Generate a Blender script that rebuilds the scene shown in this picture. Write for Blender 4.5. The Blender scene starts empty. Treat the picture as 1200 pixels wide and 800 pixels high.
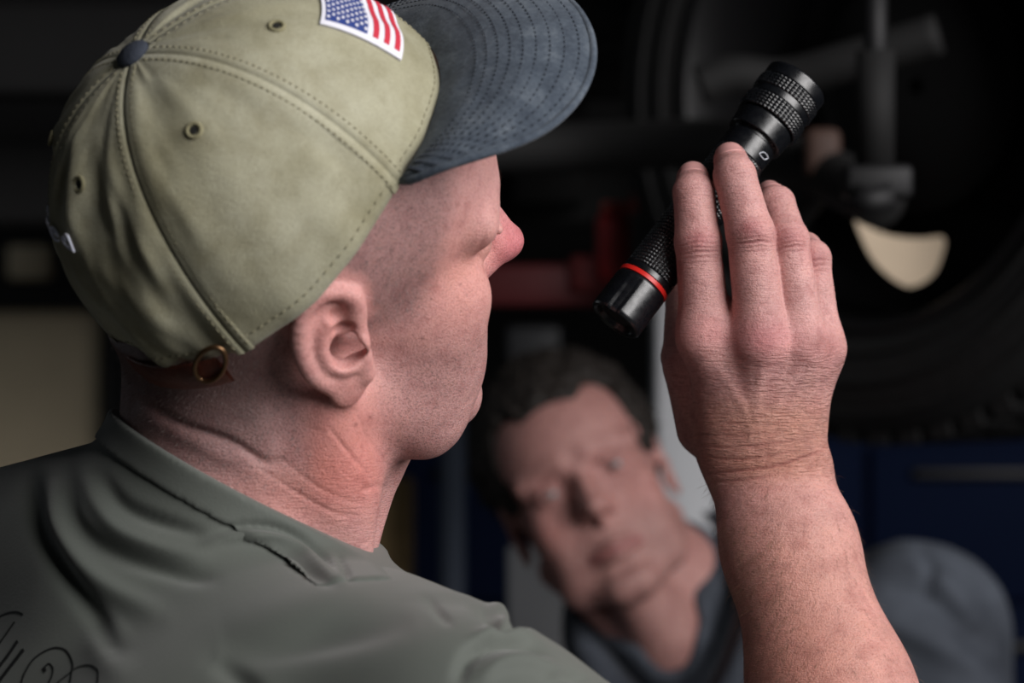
import bpy, bmesh, math, random
import numpy as np
from mathutils import Vector, Matrix

# ---------------------------------------------------------------- camera, light, exposure
import time; T0 = time.time()
SC = bpy.context.scene
COL = SC.collection
FPX, DCAM, ZC = 3333.33, 126.0, 150.0      # focal length in px, camera distance (cm), camera height (cm)

cam_d = bpy.data.cameras.new('camera')
cam = bpy.data.objects.new('camera', cam_d); COL.objects.link(cam)
cam.location = (0, -DCAM / 100, ZC / 100)
cam.rotation_euler = (math.pi / 2, 0, 0)
cam_d.lens = 100; cam_d.sensor_width = 36
cam_d.clip_start = 0.05; cam_d.clip_end = 100
cam_d.dof.use_dof = True
cam_d.dof.focus_distance = 1.335
cam_d.dof.aperture_fstop = 7.6
SC.camera = cam

world = bpy.data.worlds.new('world'); SC.world = world; world.use_nodes = True
bg = world.node_tree.nodes['Background']
bg.inputs['Color'].default_value = (0.80, 0.90, 1.0, 1)
bg.inputs['Strength'].default_value = 0.03

def area(name, loc, target, size, size_y, power, color):
    L = bpy.data.lights.new(name, 'AREA'); L.shape = 'RECTANGLE'
    L.size = size; L.size_y = size_y; L.energy = power; L.color = color
    o = bpy.data.objects.new(name, L); COL.objects.link(o)
    o.location = loc
    o.rotation_euler = (Vector(target) - Vector(loc)).to_track_quat('-Z', 'Y').to_euler()
    return o
# daylight through the open garage door, behind and to the right of the photographer
area('door_daylight', (2.05, -1.55, 2.75), (0.0, 0.1, 1.5), 2.5, 2.1, 122, (1.0, 0.97, 0.96))
# weaker fill light added far back on the left, for the door panels
area('back_left_fill', (-2.9, 2.0, 2.2), (-1.0, 3.0, 1.35), 1.4, 1.0, 3, (0.86, 0.93, 1.0))

vs = SC.view_settings
SC.display_settings.display_device = 'sRGB'
vs.view_transform = 'Standard'; vs.look = 'None'; vs.exposure = 0.3; vs.gamma = 1.0
vs.use_curve_mapping = False

rng = np.random.default_rng(7)
random.seed(7)

# ---------------------------------------------------------------- helpers: coordinates
# construction coordinates are centimetres: x right, y away from the camera, z up, origin 126 cm in front of the lens
def PX(u, v, d):
    k = (DCAM + d) / FPX
    return np.array([(u - 600) * k, d, (400 - v) * k])
def UV(p):
    k = FPX / (DCAM + p[:, 1])
    return np.stack([600 + p[:, 0] * k, 400 - p[:, 2] * k], 1)
def WM(p):                                     # cm -> world metres
    p = np.asarray(p, float)
    return p * 0.01 + np.array([0, 0, ZC / 100])
def rot3(y, p, r):
    y, p, r = map(math.radians, (y, p, r))
    f = np.array([math.cos(p) * math.cos(y), math.cos(p) * math.sin(y), math.sin(p)])
    l = np.array([-math.sin(y), math.cos(y), 0]); u = np.cross(f, l)
    c, s = math.cos(r), math.sin(r)
    return np.stack([f, c * l + s * u, c * u - s * l], 1)

# ---------------------------------------------------------------- helpers: objects
def link(name, verts, faces, mat, parent=None, smooth=True, colors=None, world_cm=True):
    me = bpy.data.meshes.new(name)
    v = WM(verts) if world_cm else np.asarray(verts, float)
    if isinstance(faces, np.ndarray) and faces.ndim == 2:
        n, w = faces.shape
        me.vertices.add(len(v)); me.vertices.foreach_set('co', v.astype(np.float32).ravel())
        me.loops.add(n * w); me.loops.foreach_set('vertex_index', faces.astype(np.int32).ravel())
        me.polygons.add(n); me.polygons.foreach_set('loop_start', np.arange(0, n * w, w, dtype=np.int32))
        me.update(calc_edges=True)
    else:
        me.from_pydata([tuple(x) for x in v], [], [tuple(int(i) for i in f) for f in faces])
    if smooth:
        me.polygons.foreach_set('use_smooth', np.ones(len(me.polygons), bool))
    if colors:
        for k, c in colors.items():
            c = np.asarray(c, np.float32)
            if c.ndim == 1:
                a = me.attributes.new(k, 'FLOAT', 'POINT'); a.data.foreach_set('value', c)
            else:
                a = me.attributes.new(k, 'FLOAT_COLOR', 'POINT')
                cc = np.ones((len(c), 4), np.float32); cc[:, :3] = c
                a.data.foreach_set('color', cc.ravel())
    me.validate(); me.update()
    o = bpy.data.objects.new(name, me); COL.objects.link(o)
    if mat: me.materials.append(mat)
    if parent is not None: setparent(o, parent)
    return o
def setparent(o, p):
    bpy.context.view_layer.update() if False else None
    o.parent = p
    o.matrix_parent_inverse = p_world(p).inverted()
def p_world(p):
    m = Matrix.LocRotScale(p.location, p.rotation_euler, p.scale)
    if p.parent: m = p_world(p.parent) @ p.matrix_parent_inverse @ m
    return m
def thing(name, label, cat, loc_cm=(0, 0, 0), group=None):
    o = bpy.data.objects.new(name, None); COL.objects.link(o)
    o.empty_display_size = 0.05
    o.location = WM(loc_cm)
    o['label'] = label; o['category'] = cat
    if group: o['group'] = group
    return o
def tag(o, label, cat, group=None):
    o['label'] = label; o['category'] = cat
    if group: o['group'] = group
    return o
def struct(o, label=None):
    o['kind'] = 'structure'
    if label: o['label'] = label
    return o

class MB:                                      # collects primitive shapes for one mesh
    def __init__(s): s.v = []; s.f = []
    def add(s, v, f):
        n = len(s.v); s.v += [tuple(x) for x in v]; s.f += [tuple(n + i for i in g) for g in f]; return s
    def box(s, c, size, R=np.eye(3), bev=0.0):
        c = np.asarray(c, float); h = np.asarray(size, float) / 2
        if bev <= 0:
            P = [c + R @ (h * np.array(k)) for k in [(-1,-1,-1),(1,-1,-1),(1,1,-1),(-1,1,-1),(-1,-1,1),(1,-1,1),(1,1,1),(-1,1,1)]]
            return s.add(P, [(0,3,2,1),(4,5,6,7),(0,1,5,4),(1,2,6,5),(2,3,7,6),(3,0,4,7)])
        bm = bmesh.new(); bmesh.ops.create_cube(bm, size=1)
        for q in bm.verts: q.co = Vector((q.co.x * 2 * h[0], q.co.y * 2 * h[1], q.co.z * 2 * h[2]))
        bmesh.ops.bevel(bm, geom=bm.edges[:], offset=bev, segments=2, affect='EDGES', profile=.5)
        bm.verts.index_update()
        v = [c + R @ np.array(q.co) for q in bm.verts]; f = [[w.index for w in g.verts] for g in bm.faces]
        bm.free(); return s.add(v, f)
    def tube(s, path, rad, n=12, cap=True, flat=None):
        path = np.asarray(path, float); m = len(path)
        rad = np.full(m, rad) if np.isscalar(rad) else np.asarray(rad, float)
        T = np.gradient(path, axis=0); T /= np.linalg.norm(T, axis=1)[:, None] + 1e-9
        ref = np.array([0, 0, 1.]) if abs(T[0, 2]) < .9 else np.array([1., 0, 0])
        V = []; a = np.linspace(0, 2 * math.pi, n, endpoint=False)
        u = np.cross(ref, T[0]); u /= np.linalg.norm(u)
        for i in range(m):
            u = u - T[i] * (u @ T[i]); u /= np.linalg.norm(u) + 1e-9; w = np.cross(T[i], u)
            V += list(path[i] + rad[i] * (np.cos(a)[:, None] * u + np.sin(a)[:, None] * w))
        F = [(i * n + j, i * n + (j + 1) % n, (i + 1) * n + (j + 1) % n, (i + 1) * n + j) for i in range(m - 1) for j in range(n)]
        if cap: F += [tuple(range(n))[::-1], tuple(range((m - 1) * n, m * n))]
        return s.add(V, F)
    def lathe(s, prof, o, R, n=48, caps=True):   # prof: (t along axis, radius); R columns u,v,axis
        o = np.asarray(o, float); a = np.linspace(0, 2 * math.pi, n, endpoint=False); V = []
        for t, r in prof: V += list(o + t * R[:, 2] + r * (np.cos(a)[:, None] * R[:, 0] + np.sin(a)[:, None] * R[:, 1]))
        m = len(prof)
        F = [(i * n + j, i * n + (j + 1) % n, (i + 1) * n + (j + 1) % n, (i + 1) * n + j) for i in range(m - 1) for j in range(n)]
        if caps: F += [tuple(range(n))[::-1], tuple(range((m - 1) * n, m * n))]
        return s.add(V, F)
    def link(s, name, mat, parent=None, smooth=True, **k):
        return link(name, np.array(s.v), s.f, mat, parent, smooth, **k)
def frame(axis, ref=(0, 0, 1)):
    a = np.asarray(axis, float); a = a / np.linalg.norm(a); r = np.asarray(ref, float)
    if abs(a @ r) > .95: r = np.array([0, 1., 0])
    u = np.cross(r, a); u /= np.linalg.norm(u); return np.stack([u, np.cross(a, u), a], 1)
def catmull(pts, n=8, closed=False):
    P = np.asarray(pts, float); out = []
    m = len(P)
    for i in range(m if closed else m - 1):
        g = (lambda k: P[k % m]) if closed else (lambda k: P[min(max(k, 0), m - 1)])
        p0, p1, p2, p3 = g(i - 1), g(i), g(i + 1), g(i + 2)
        for t in np.linspace(0, 1, n, endpoint=False):
            out.append(.5 * (2 * p1 + (p2 - p0) * t + (2 * p0 - 5 * p1 + 4 * p2 - p3) * t * t + (3 * p1 - p0 - 3 * p2 + p3) * t ** 3))
    if not closed: out.append(P[-1])
    return np.array(out)

# ---------------------------------------------------------------- helpers: soft surfaces grown from distance fields
def smin(a, b, k):
    if k <= 0: return np.minimum(a, b)
    h = np.clip(.5 + .5 * (b - a) / k, 0, 1)
    return b + (a - b) * h - k * h * (1 - h)
def ssub(a, b, k): return -smin(-a, b, k)      # a minus b
def ell(p, c, r, R=None):
    q = p - np.asarray(c, np.float32)
    if R is not None: q = q @ np.asarray(R, np.float32)
    r = np.asarray(r, np.float32)
    k0 = np.sqrt(((q / r) ** 2).sum(1)) + 1e-6; k1 = np.sqrt(((q / (r * r)) ** 2).sum(1)) + 1e-6
    return k0 * (k0 - 1) / k1
def cone(p, a, b, ra, rb, flat=None, fs=1.0):
    a = np.asarray(a, np.float32); b = np.asarray(b, np.float32)
    pa = p - a; ba = b - a
    if flat is not None:
        n = np.asarray(flat, np.float32); n = n / np.linalg.norm(n)
        mid = .5 * (ba @ n)
        pa = pa + ((pa @ n - mid) * (1 / fs - 1))[:, None] * n
    h = np.clip((pa @ ba) / (ba @ ba + 1e-9), 0, 1)
    return np.sqrt(((pa - h[:, None] * ba) ** 2).sum(1)) - (ra + (rb - ra) * h)
def chain(p, pts, rs, k=.2, **kw):
    d = None
    for i in range(len(pts) - 1):
        e = cone(p, pts[i], pts[i + 1], rs[i], rs[i + 1], **kw)
        d = e if d is None else smin(d, e, k)
    return d
from concurrent.futures import ThreadPoolExecutor
POOL = ThreadPoolExecutor(4)
def grow(sdf, lo, hi, h, marg=1.5):
    lo = np.asarray(lo, float); nb = np.ceil((np.asarray(hi, float) - lo) / (h * 16)).astype(int)
    N = nb * 16 + 1
    def run(P):
        P = P.astype(np.float32)
        return np.concatenate(list(POOL.map(sdf, np.array_split(P, max(1, len(P) // 60000)))))
    I = np.stack(np.meshgrid(*[np.arange(n) for n in nb], indexing='ij'), -1).reshape(-1, 3)
    dc = run(lo + (I + .5) * 16 * h)
    f = np.where(dc < 0, -9., 9.).astype(np.float32).reshape(nb)
    I = I[np.abs(dc) < marg * 16 * h * .87]
    f = np.repeat(np.repeat(np.repeat(f, 4, 0), 4, 1), 4, 2)
    o4 = np.stack(np.meshgrid(*[np.arange(4)] * 3, indexing='ij'), -1).reshape(-1, 3)
    J = (I[:, None] * 4 + o4[None]).reshape(-1, 3)
    dj = run(lo + (J + .5) * 4 * h)
    f[J[:, 0], J[:, 1], J[:, 2]] = np.where(dj < 0, -9., 9.)
    J = J[np.abs(dj) < marg * 4 * h * .87]
    f = np.repeat(np.repeat(np.repeat(f, 4, 0), 4, 1), 4, 2)
    f = np.pad(f, ((0, 1),) * 3, mode='edge')
    mk = np.zeros(f.shape, bool)
    o5 = np.stack(np.meshgrid(*[np.arange(5)] * 3, indexing='ij'), -1).reshape(-1, 3)
    for ch in np.array_split(J, max(1, len(J) // 20000)):
        gi = (ch[:, None, :] * 4 + o5[None]).reshape(-1, 3); mk[gi[:, 0], gi[:, 1], gi[:, 2]] = True
    gi = np.argwhere(mk); del mk
    f[gi[:, 0], gi[:, 1], gi[:, 2]] = run(lo + gi * h)
    gi = gi[(gi < N - 1).all(1)]
    cnt = np.zeros(len(gi), np.int8)
    for dx in (0, 1):
        for dy in (0, 1):
            for dz in (0, 1):
                cnt += f[gi[:, 0] + dx, gi[:, 1] + dy, gi[:, 2] + dz] < 0
    cells = gi[(cnt > 0) & (cnt < 8)]
    vid = np.full(tuple(N - 1), -1, np.int32); vid[cells[:, 0], cells[:, 1], cells[:, 2]] = np.arange(len(cells))
    corner = {}
    for dx in (0, 1):
        for dy in (0, 1):
            for dz in (0, 1):
                corner[dx, dy, dz] = f[cells[:, 0] + dx, cells[:, 1] + dy, cells[:, 2] + dz]
    acc = np.zeros((len(cells), 3)); nn = np.zeros(len(cells))
    for ax in range(3):
        for o1 in (0, 1):
            for o2 in (0, 1):
                c0 = [0, 0, 0]; c0[(ax + 1) % 3] = o1; c0[(ax + 2) % 3] = o2; c1 = list(c0); c1[ax] = 1
                a, b = corner[tuple(c0)], corner[tuple(c1)]
                m = (a < 0) != (b < 0)
                t = np.where(m, a / np.where(m, a - b, 1), 0)
                pt = np.tile(np.array(c0, float), (len(cells), 1)); pt[:, ax] = t
                acc += pt * m[:, None]; nn += m
    V = lo + (cells + acc / nn[:, None]) * h
    Fs = []
    for ax in range(3):
        b, c = (ax + 1) % 3, (ax + 2) % 3
        E = cells[(cells[:, b] > 0) & (cells[:, c] > 0)]
        k = E.copy(); k[:, ax] += 1
        sg = f[E[:, 0], E[:, 1], E[:, 2]] < 0; s1 = f[k[:, 0], k[:, 1], k[:, 2]] < 0
        E = E[sg != s1]; sg = sg[sg != s1]
        def cell(db, dc):
            k = E.copy(); k[:, b] += db; k[:, c] += dc
            return vid[k[:, 0], k[:, 1], k[:, 2]]
        q = np.stack([cell(-1, -1), cell(0, -1), cell(0, 0), cell(-1, 0)], 1)
        q[~sg] = q[~sg][:, ::-1]; Fs.append(q)
    Fq = np.concatenate(Fs); Fq = Fq[(Fq >= 0).all(1)]
    return V, Fq
def normals(V, F):
    n = np.cross(V[F[:, 2]] - V[F[:, 0]], V[F[:, 3]] - V[F[:, 1]])
    N = np.zeros_like(V)
    for i in range(4):
        for k in range(3): N[:, k] += np.bincount(F[:, i], n[:, k], len(V))
    return N / (np.linalg.norm(N, axis=1)[:, None] + 1e-12)
def relax(V, F, it=2, w=.5):
    for _ in range(it):
        S = np.zeros_like(V); C = np.zeros(len(V))
        for i in range(4):
            for j in (1, 3):
                W = V[F[:, (i + j) % 4]]; C += np.bincount(F[:, i], minlength=len(V))
                for k in range(3): S[:, k] += np.bincount(F[:, i], W[:, k], len(V))
        V = V * (1 - w) + w * S / np.maximum(C, 1)[:, None]
    return V
def gauss(x, w): return np.exp(-(x / w) ** 2)
def seg_dist(P2, path, cut=40):
    """distance of 2-D points to a polyline, plus position 0..1 along it and signed side"""
    path = np.asarray(path, float)
    if cut:
        m = ((P2 > path.min(0) - cut) & (P2 < path.max(0) + cut)).all(1)
        best = np.full(len(P2), 1e9); tt = np.zeros(len(P2)); sd = np.zeros(len(P2))
        if m.any(): best[m], tt[m], sd[m] = seg_dist(P2[m], path, 0)
        return best, tt, sd
    L = np.r_[0, np.cumsum(np.linalg.norm(np.diff(path, axis=0), axis=1))]
    best = np.full(len(P2), 1e9); tt = np.zeros(len(P2)); sd = np.zeros(len(P2))
    for i in range(len(path) - 1):
        a, b = path[i], path[i + 1]; ba = b - a; pa = P2 - a
        h = np.clip(pa @ ba / (ba @ ba), 0, 1); r = pa - h[:, None] * ba; d = np.hypot(r[:, 0], r[:, 1])
        m = d < best
        best[m] = d[m]; tt[m] = (L[i] + h[m] * (L[i + 1] - L[i])) / L[-1]
        sd[m] = np.sign(ba[0] * pa[m, 1] - ba[1] * pa[m, 0])
    return best, tt, sd
def vnoise(p, sc, seed=0):
    """cheap smooth 3-D value noise, -1..1"""
    q = np.asarray(p) * sc + seed * 17.3; i = np.floor(q).astype(np.int64); f = q - i; f = f * f * (3 - 2 * f)
    def hsh(a, b, c):
        x = (a * 374761393 + b * 668265263 + c * 2147483647 + seed * 974711) & 0xffffffff
        x = ((x ^ (x >> 13)) * 1274126177) & 0xffffffff; x = x ^ (x >> 16)
        return (x & 0xffff) / 32767.5 - 1
    r = 0
    for dx in (0, 1):
        for dy in (0, 1):
            for dz in (0, 1):
                w = (f[:, 0] if dx else 1 - f[:, 0]) * (f[:, 1] if dy else 1 - f[:, 1]) * (f[:, 2] if dz else 1 - f[:, 2])
                r = r + w * hsh(i[:, 0] + dx, i[:, 1] + dy, i[:, 2] + dz)
    return r
# ---------------------------------------------------------------- materials
def srgb(r, g, b):
    return tuple(((c / 255) / 12.92 if c / 255 <= .04045 else ((c / 255 + .055) / 1.055) ** 2.4) for c in (r, g, b)) + (1,)
class NT:
    def __init__(s, name):
        s.m = bpy.data.materials.new(name); s.m.use_nodes = True; s.t = s.m.node_tree
        s.b = s.t.nodes['Principled BSDF']
    def n(s, typ, **kw):
        o = s.t.nodes.new(typ)
        for k, v in kw.items():
            if k.startswith('i_'):
                kk = k[2:]; kk = int(kk) if kk.isdigit() else kk.replace('_', ' ')
                o.inputs[kk].default_value = v
            else: setattr(o, k, v)
        return o
    def l(s, a, ao, b, bi): s.t.links.new(a.outputs[ao], b.inputs[bi])
    def coord(s, scale=(1, 1, 1), rot=(0, 0, 0)):
        c = s.n('ShaderNodeTexCoord'); m = s.n('ShaderNodeMapping')
        m.inputs['Scale'].default_value = scale; m.inputs['Rotation'].default_value = rot
        s.l(c, 'Object', m, 'Vector'); return m
    def noise(s, scale, detail=3, rough=.55, mp=None, dist=0):
        o = s.n('ShaderNodeTexNoise'); o.inputs['Scale'].default_value = scale; o.inputs['Detail'].default_value = detail
        o.inputs['Roughness'].default_value = rough; o.inputs['Distortion'].default_value = dist
        if mp is None: mp = s.coord()
        s.l(mp, 0, o, 'Vector'); return o
    def ramp(s, src, so, stops):
        r = s.n('ShaderNodeValToRGB'); e = r.color_ramp.elements
        while len(e) < len(stops): e.new(.5)
        for q, (p, c) in zip(e, stops): q.position = p; q.color = c
        s.l(src, so, r, 0); return r
    def mix(s, a, b, fac, mode='MIX'):
        o = s.n('ShaderNodeMix', data_type='RGBA', blend_type=mode)
        for k, x in ((6, a), (7, b), (0, fac)):
            if isinstance(x, tuple) and hasattr(x[0], 'outputs'): s.l(x[0], x[1], o, k)
            else: o.inputs[k].default_value = x
        return o
    def math(s, op, a, b=0.0):
        o = s.n('ShaderNodeMath', operation=op)
        for k, x in ((0, a), (1, b)):
            if isinstance(x, tuple): s.l(x[0], x[1], o, k)
            else: o.inputs[k].default_value = x
        return o
    def bump(s, src, so, dist, strength=1.0, prev=None):
        o = s.n('ShaderNodeBump'); o.inputs['Distance'].default_value = dist; o.inputs['Strength'].default_value = strength
        s.l(src, so, o, 'Height')
        if prev: s.l(prev, 0, o, 'Normal')
        return o
    def set(s, **kw):
        for k, v in kw.items(): s.b.inputs[k.replace('_', ' ')].default_value = v
        return s
def simple(name, col, rough=.5, metal=0.0, spec=.5, bump=0, bscale=200, var=0.0, vscale=20, sheen=0):
    m = NT(name); m.set(Roughness=rough, Metallic=metal); m.b.inputs['Specular IOR Level'].default_value = spec
    m.b.inputs['Base Color'].default_value = col
    if var:
        nz = m.noise(vscale, 4)
        r = m.ramp(nz, 0, [(.3, tuple(c * (1 - var) for c in col[:3]) + (1,)), (.7, tuple(min(1, c * (1 + var)) for c in col[:3]) + (1,))])
        m.l(r, 0, m.b, 'Base Color')
    if bump:
        nz = m.noise(bscale, 3); bp = m.bump(nz, 0, bump); m.l(bp, 0, m.b, 'Normal')
    if sheen: m.b.inputs['Sheen Weight'].default_value = sheen
    return m.m

def skin_mat(name, sss=.12, rough=.46, pore=.0004):
    m = NT(name); m.set(Roughness=rough)
    m.b.inputs['Specular IOR Level'].default_value = .42
    m.b.inputs['Subsurface Weight'].default_value = sss
    m.b.inputs['Subsurface Radius'].default_value = (1.0, .32, .18)
    m.b.inputs['Subsurface Scale'].default_value = .006
    at = m.n('ShaderNodeAttribute', attribute_name='tint')
    mp = m.coord()
    mot = m.noise(95, 4, .6, mp)
    r1 = m.ramp(mot, 0, [(.30, (.80, .72, .72, 1)), (.5, (1, 1, 1, 1)), (.72, (1.0, .99, .96, 1))])
    fine = m.noise(900, 2, .6, mp)
    r2 = m.ramp(fine, 0, [(.34, (.74, .68, .67, 1)), (.52, (1, 1, 1, 1)), (1, (1, 1, 1, 1))])
    x1 = m.mix((at, 'Color'), (r1, 0), 1.0, 'MULTIPLY')
    x2 = m.mix((x1, 2), (r2, 0), .7, 'MULTIPLY')
    # short stubble: dark specks, only where the hair attribute asks for it
    st = m.n('ShaderNodeAttribute', attribute_name='stubble')
    vor = m.n('ShaderNodeTexVoronoi'); vor.inputs['Scale'].default_value = 900
    m.l(mp, 0, vor, 'Vector')
    dots = m.ramp(vor, 'Distance', [(.16, (1, 1, 1, 1)), (.42, (0, 0, 0, 1))])
    f = m.math('MULTIPLY', (dots, 0), (st, 'Fac'))
    x3 = m.mix((x2, 2), (.075, .055, .052, 1), (f, 0))
    # relief: pores everywhere, fine cross lines where 'lines' is set
    por = m.n('ShaderNodeTexVoronoi', feature='DISTANCE_TO_EDGE'); por.inputs['Scale'].default_value = 900; por.inputs['Randomness'].default_value = 1.0; m.l(mp, 0, por, 'Vector')
    pr = m.ramp(por, 'Distance', [(0, (0, 0, 0, 1)), (.16, (1, 1, 1, 1))])
    pc = m.ramp(por, 'Distance', [(0, (.80, .76, .76, 1)), (.14, (1, 1, 1, 1))])
    x3b = m.mix((x3, 2), (pc, 0), .22, 'MULTIPLY')
    b1 = m.bump(pr, 0, pore, .35)
    b2a = m.bump(fine, 0, .0005, .6, b1); b2 = m.bump(mot, 0, .0009, .35, b2a)
    ln = m.n('ShaderNodeAttribute', attribute_name='lines')
    mp2 = m.coord((150, 150, 1150), (0, math.radians(8), 0)); wn = m.noise(1.0, 3, .6, mp2, .35)
    lm = m.math('MULTIPLY', (wn, 0), (ln, 'Fac'))
    lr = m.ramp(wn, 0, [(.34, (.82, .76, .75, 1)), (.5, (1, 1, 1, 1)), (.68, (1.06, 1.06, 1.05, 1))])
    x4 = m.mix((x3b, 2), (lr, 0), (ln, 'Fac'), 'MULTIPLY'); m.l(x4, 2, m.b, 'Base Color')
    b3 = m.bump(lm, 0, .0024, 1.0, b2)
    m.l(b3, 0, m.b, 'Normal')
    rr = m.ramp(mot, 0, [(.3, (rough + .1,) * 3 + (1,)), (.7, (rough - .06,) * 3 + (1,))])
    m.l(rr, 0, m.b, 'Roughness')
    return m.m
# ---------------------------------------------------------------- the garage
WALLM = simple('charcoal_painted_block', srgb(9, 9, 10), .9, var=.2, vscale=3, bump=.004, bscale=8)
FLOORM = simple('stained_concrete', srgb(70, 68, 66), .8, var=.3, vscale=2, bump=.002, bscale=20)
CEILM = simple('dark_ceiling_boards', srgb(16, 16, 17), .95, var=.2, vscale=4)
def slab(name, c, size, mat, label): return struct(MB().box(c, size).link(name, mat, smooth=False), label)
slab('floor', (0, 60, -ZC - 10), (1000, 1000, 20), FLOORM, 'stained grey concrete garage floor')
slab('wall_back', (0, 480, 25), (1000, 20, 370), WALLM, 'dark painted back wall of the garage')
slab('wall_left', (-490, 60, 25), (20, 840, 370), WALLM, 'dark painted left wall of the garage')
slab('wall_right', (490, 60, 25), (20, 840, 370), WALLM, 'dark painted right wall of the garage')
slab('ceiling', (0, 60, 220), (1000, 1000, 20), CEILM, 'dark garage ceiling')
BEIGE = simple('beige_painted_steel', srgb(192, 178, 150), .7, var=.1, vscale=6)
DARKST = simple('dark_steel', srgb(12, 12, 13), .5, .3, var=.3, vscale=10)
# beige sectional door in the back wall, far left: panels between dark rails
dr = bpy.data.objects.new('door_1', None); COL.objects.link(dr); dr['kind'] = 'structure'; dr['label'] = 'beige sectional door panels behind the man in the cap'
dr.location = WM(PX(20, 460, 330))
def pbox(u0, v0, u1, v1, d, th, mat, name, parent=None, bev=0):
    a, b = PX(u0, v0, d), PX(u1, v1, d); c = (a + b) / 2; c[1] = d + th / 2
    return MB().box(c, (abs(b[0] - a[0]), th, abs(a[2] - b[2])), bev=bev).link(name, mat, parent, smooth=bev > 0)
pbox(-260, 362, 121, 580, 330, 4, BEIGE, 'door_panel', dr, 1.0)
pbox(8, 287, 60, 327, 325, 4, BEIGE, 'door_panel', dr, .8)
pbox(-260, 287, -60, 327, 330, 4, BEIGE, 'door_panel', dr, .8)
pbox(-300, 327, 135, 362, 327, 8, DARKST, 'door_rail', dr)
pbox(121, 240, 142, 760, 326, 9, DARKST, 'door_jamb', dr)
pbox(-300, 250, 135, 287, 327, 8, DARKST, 'door_rail', dr)
# ---------------------------------------------------------------- people: distance fields of head, hand and trunk
EAR_N = np.array([-.30, .94, -.02]); EAR_N /= np.linalg.norm(EAR_N)
EAR_X = np.array([.90, .42, .16]); EAR_X -= EAR_N * (EAR_X @ EAR_N); EAR_X /= np.linalg.norm(EAR_X)
EAR_Z = np.cross(EAR_N, EAR_X) * -1
EAR_Z = EAR_Z if EAR_Z[2] > 0 else -EAR_Z
EAR_O = np.array([0.15, 7.0, 0.1])
def ear_sdf(q, s=1.0):
    e = (q - EAR_O.astype(np.float32)) @ np.stack([EAR_X, EAR_Z, EAR_N], 1).astype(np.float32) / s   # (a forward, b up, n outward)
    H = catmull([(.55, .55, .15), (.75, 1.5, .35), (.35, 2.55, .62), (-.65, 3.05, .95), (-1.65, 2.55, 1.25), (-2.15, 1.3, 1.45), (-2.2, 0.1, 1.45), (-1.95, -1.1, 1.3), (-1.4, -2.0, 1.05)], 3)
    rs = np.interp(np.linspace(0, 1, len(H)), [0, .2, .45, .75, 1], [.26, .36, .46, .42, .36])
    d = chain(e, H, rs, .12)
    # bowl behind the rim
    plate = ell(e, (-.85, .1, .62), (1.55, 2.75, .42), None)
    sh = np.array([[1, 0, -.36], [0, 1, 0], [0, 0, 1.]]).T
    e2 = e.copy(); e2[:, 2] = e[:, 2] + .48 * e[:, 0] - .15
    plate = ell(e2, (-.85, .2, .28), (1.55, 2.75, .34))
    d = smin(d, plate, .25)
    lobe = ell(e2, (-.42, -2.35, .32), (.98, 1.05, .42))
    d = smin(d, lobe, .35)
    AH = catmull([(-.35, 1.75, .85), (-1.05, 1.2, 1.12), (-1.35, .2, 1.22), (-1.15, -.8, 1.1), (-.6, -1.35, .95), (-.1, -1.45, .75)], 3)
    d = smin(d, chain(e, AH, np.full(len(AH), .30), .12), .22)
    d = smin(d, cone(e, (.55, 2.2, .5), (.35, -2.2, .25), .45, .55), .4)           # root in front
    d = ssub(d, ell(e, (-.20, -.30, 1.0), (.80, .95, 1.05)), .16)                 # concha
    d = ssub(d, ell(e, (-.1, .85, 1.0), (.55, .35, .55)), .12)
    d = ssub(d, ell(e, (-.25, 1.75, 1.1), (.42, .42, .42)), .12)                 # triangular fossa
    d = smin(d, cone(e, (-.6, .42, .55), (.35, .55, .45), .13, .2), .12)           # crus of helix
    d = smin(d, ell(e, (.52, -.25, .72), (.34, .62, .38)), .16)                  # tragus
    return d * s
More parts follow.
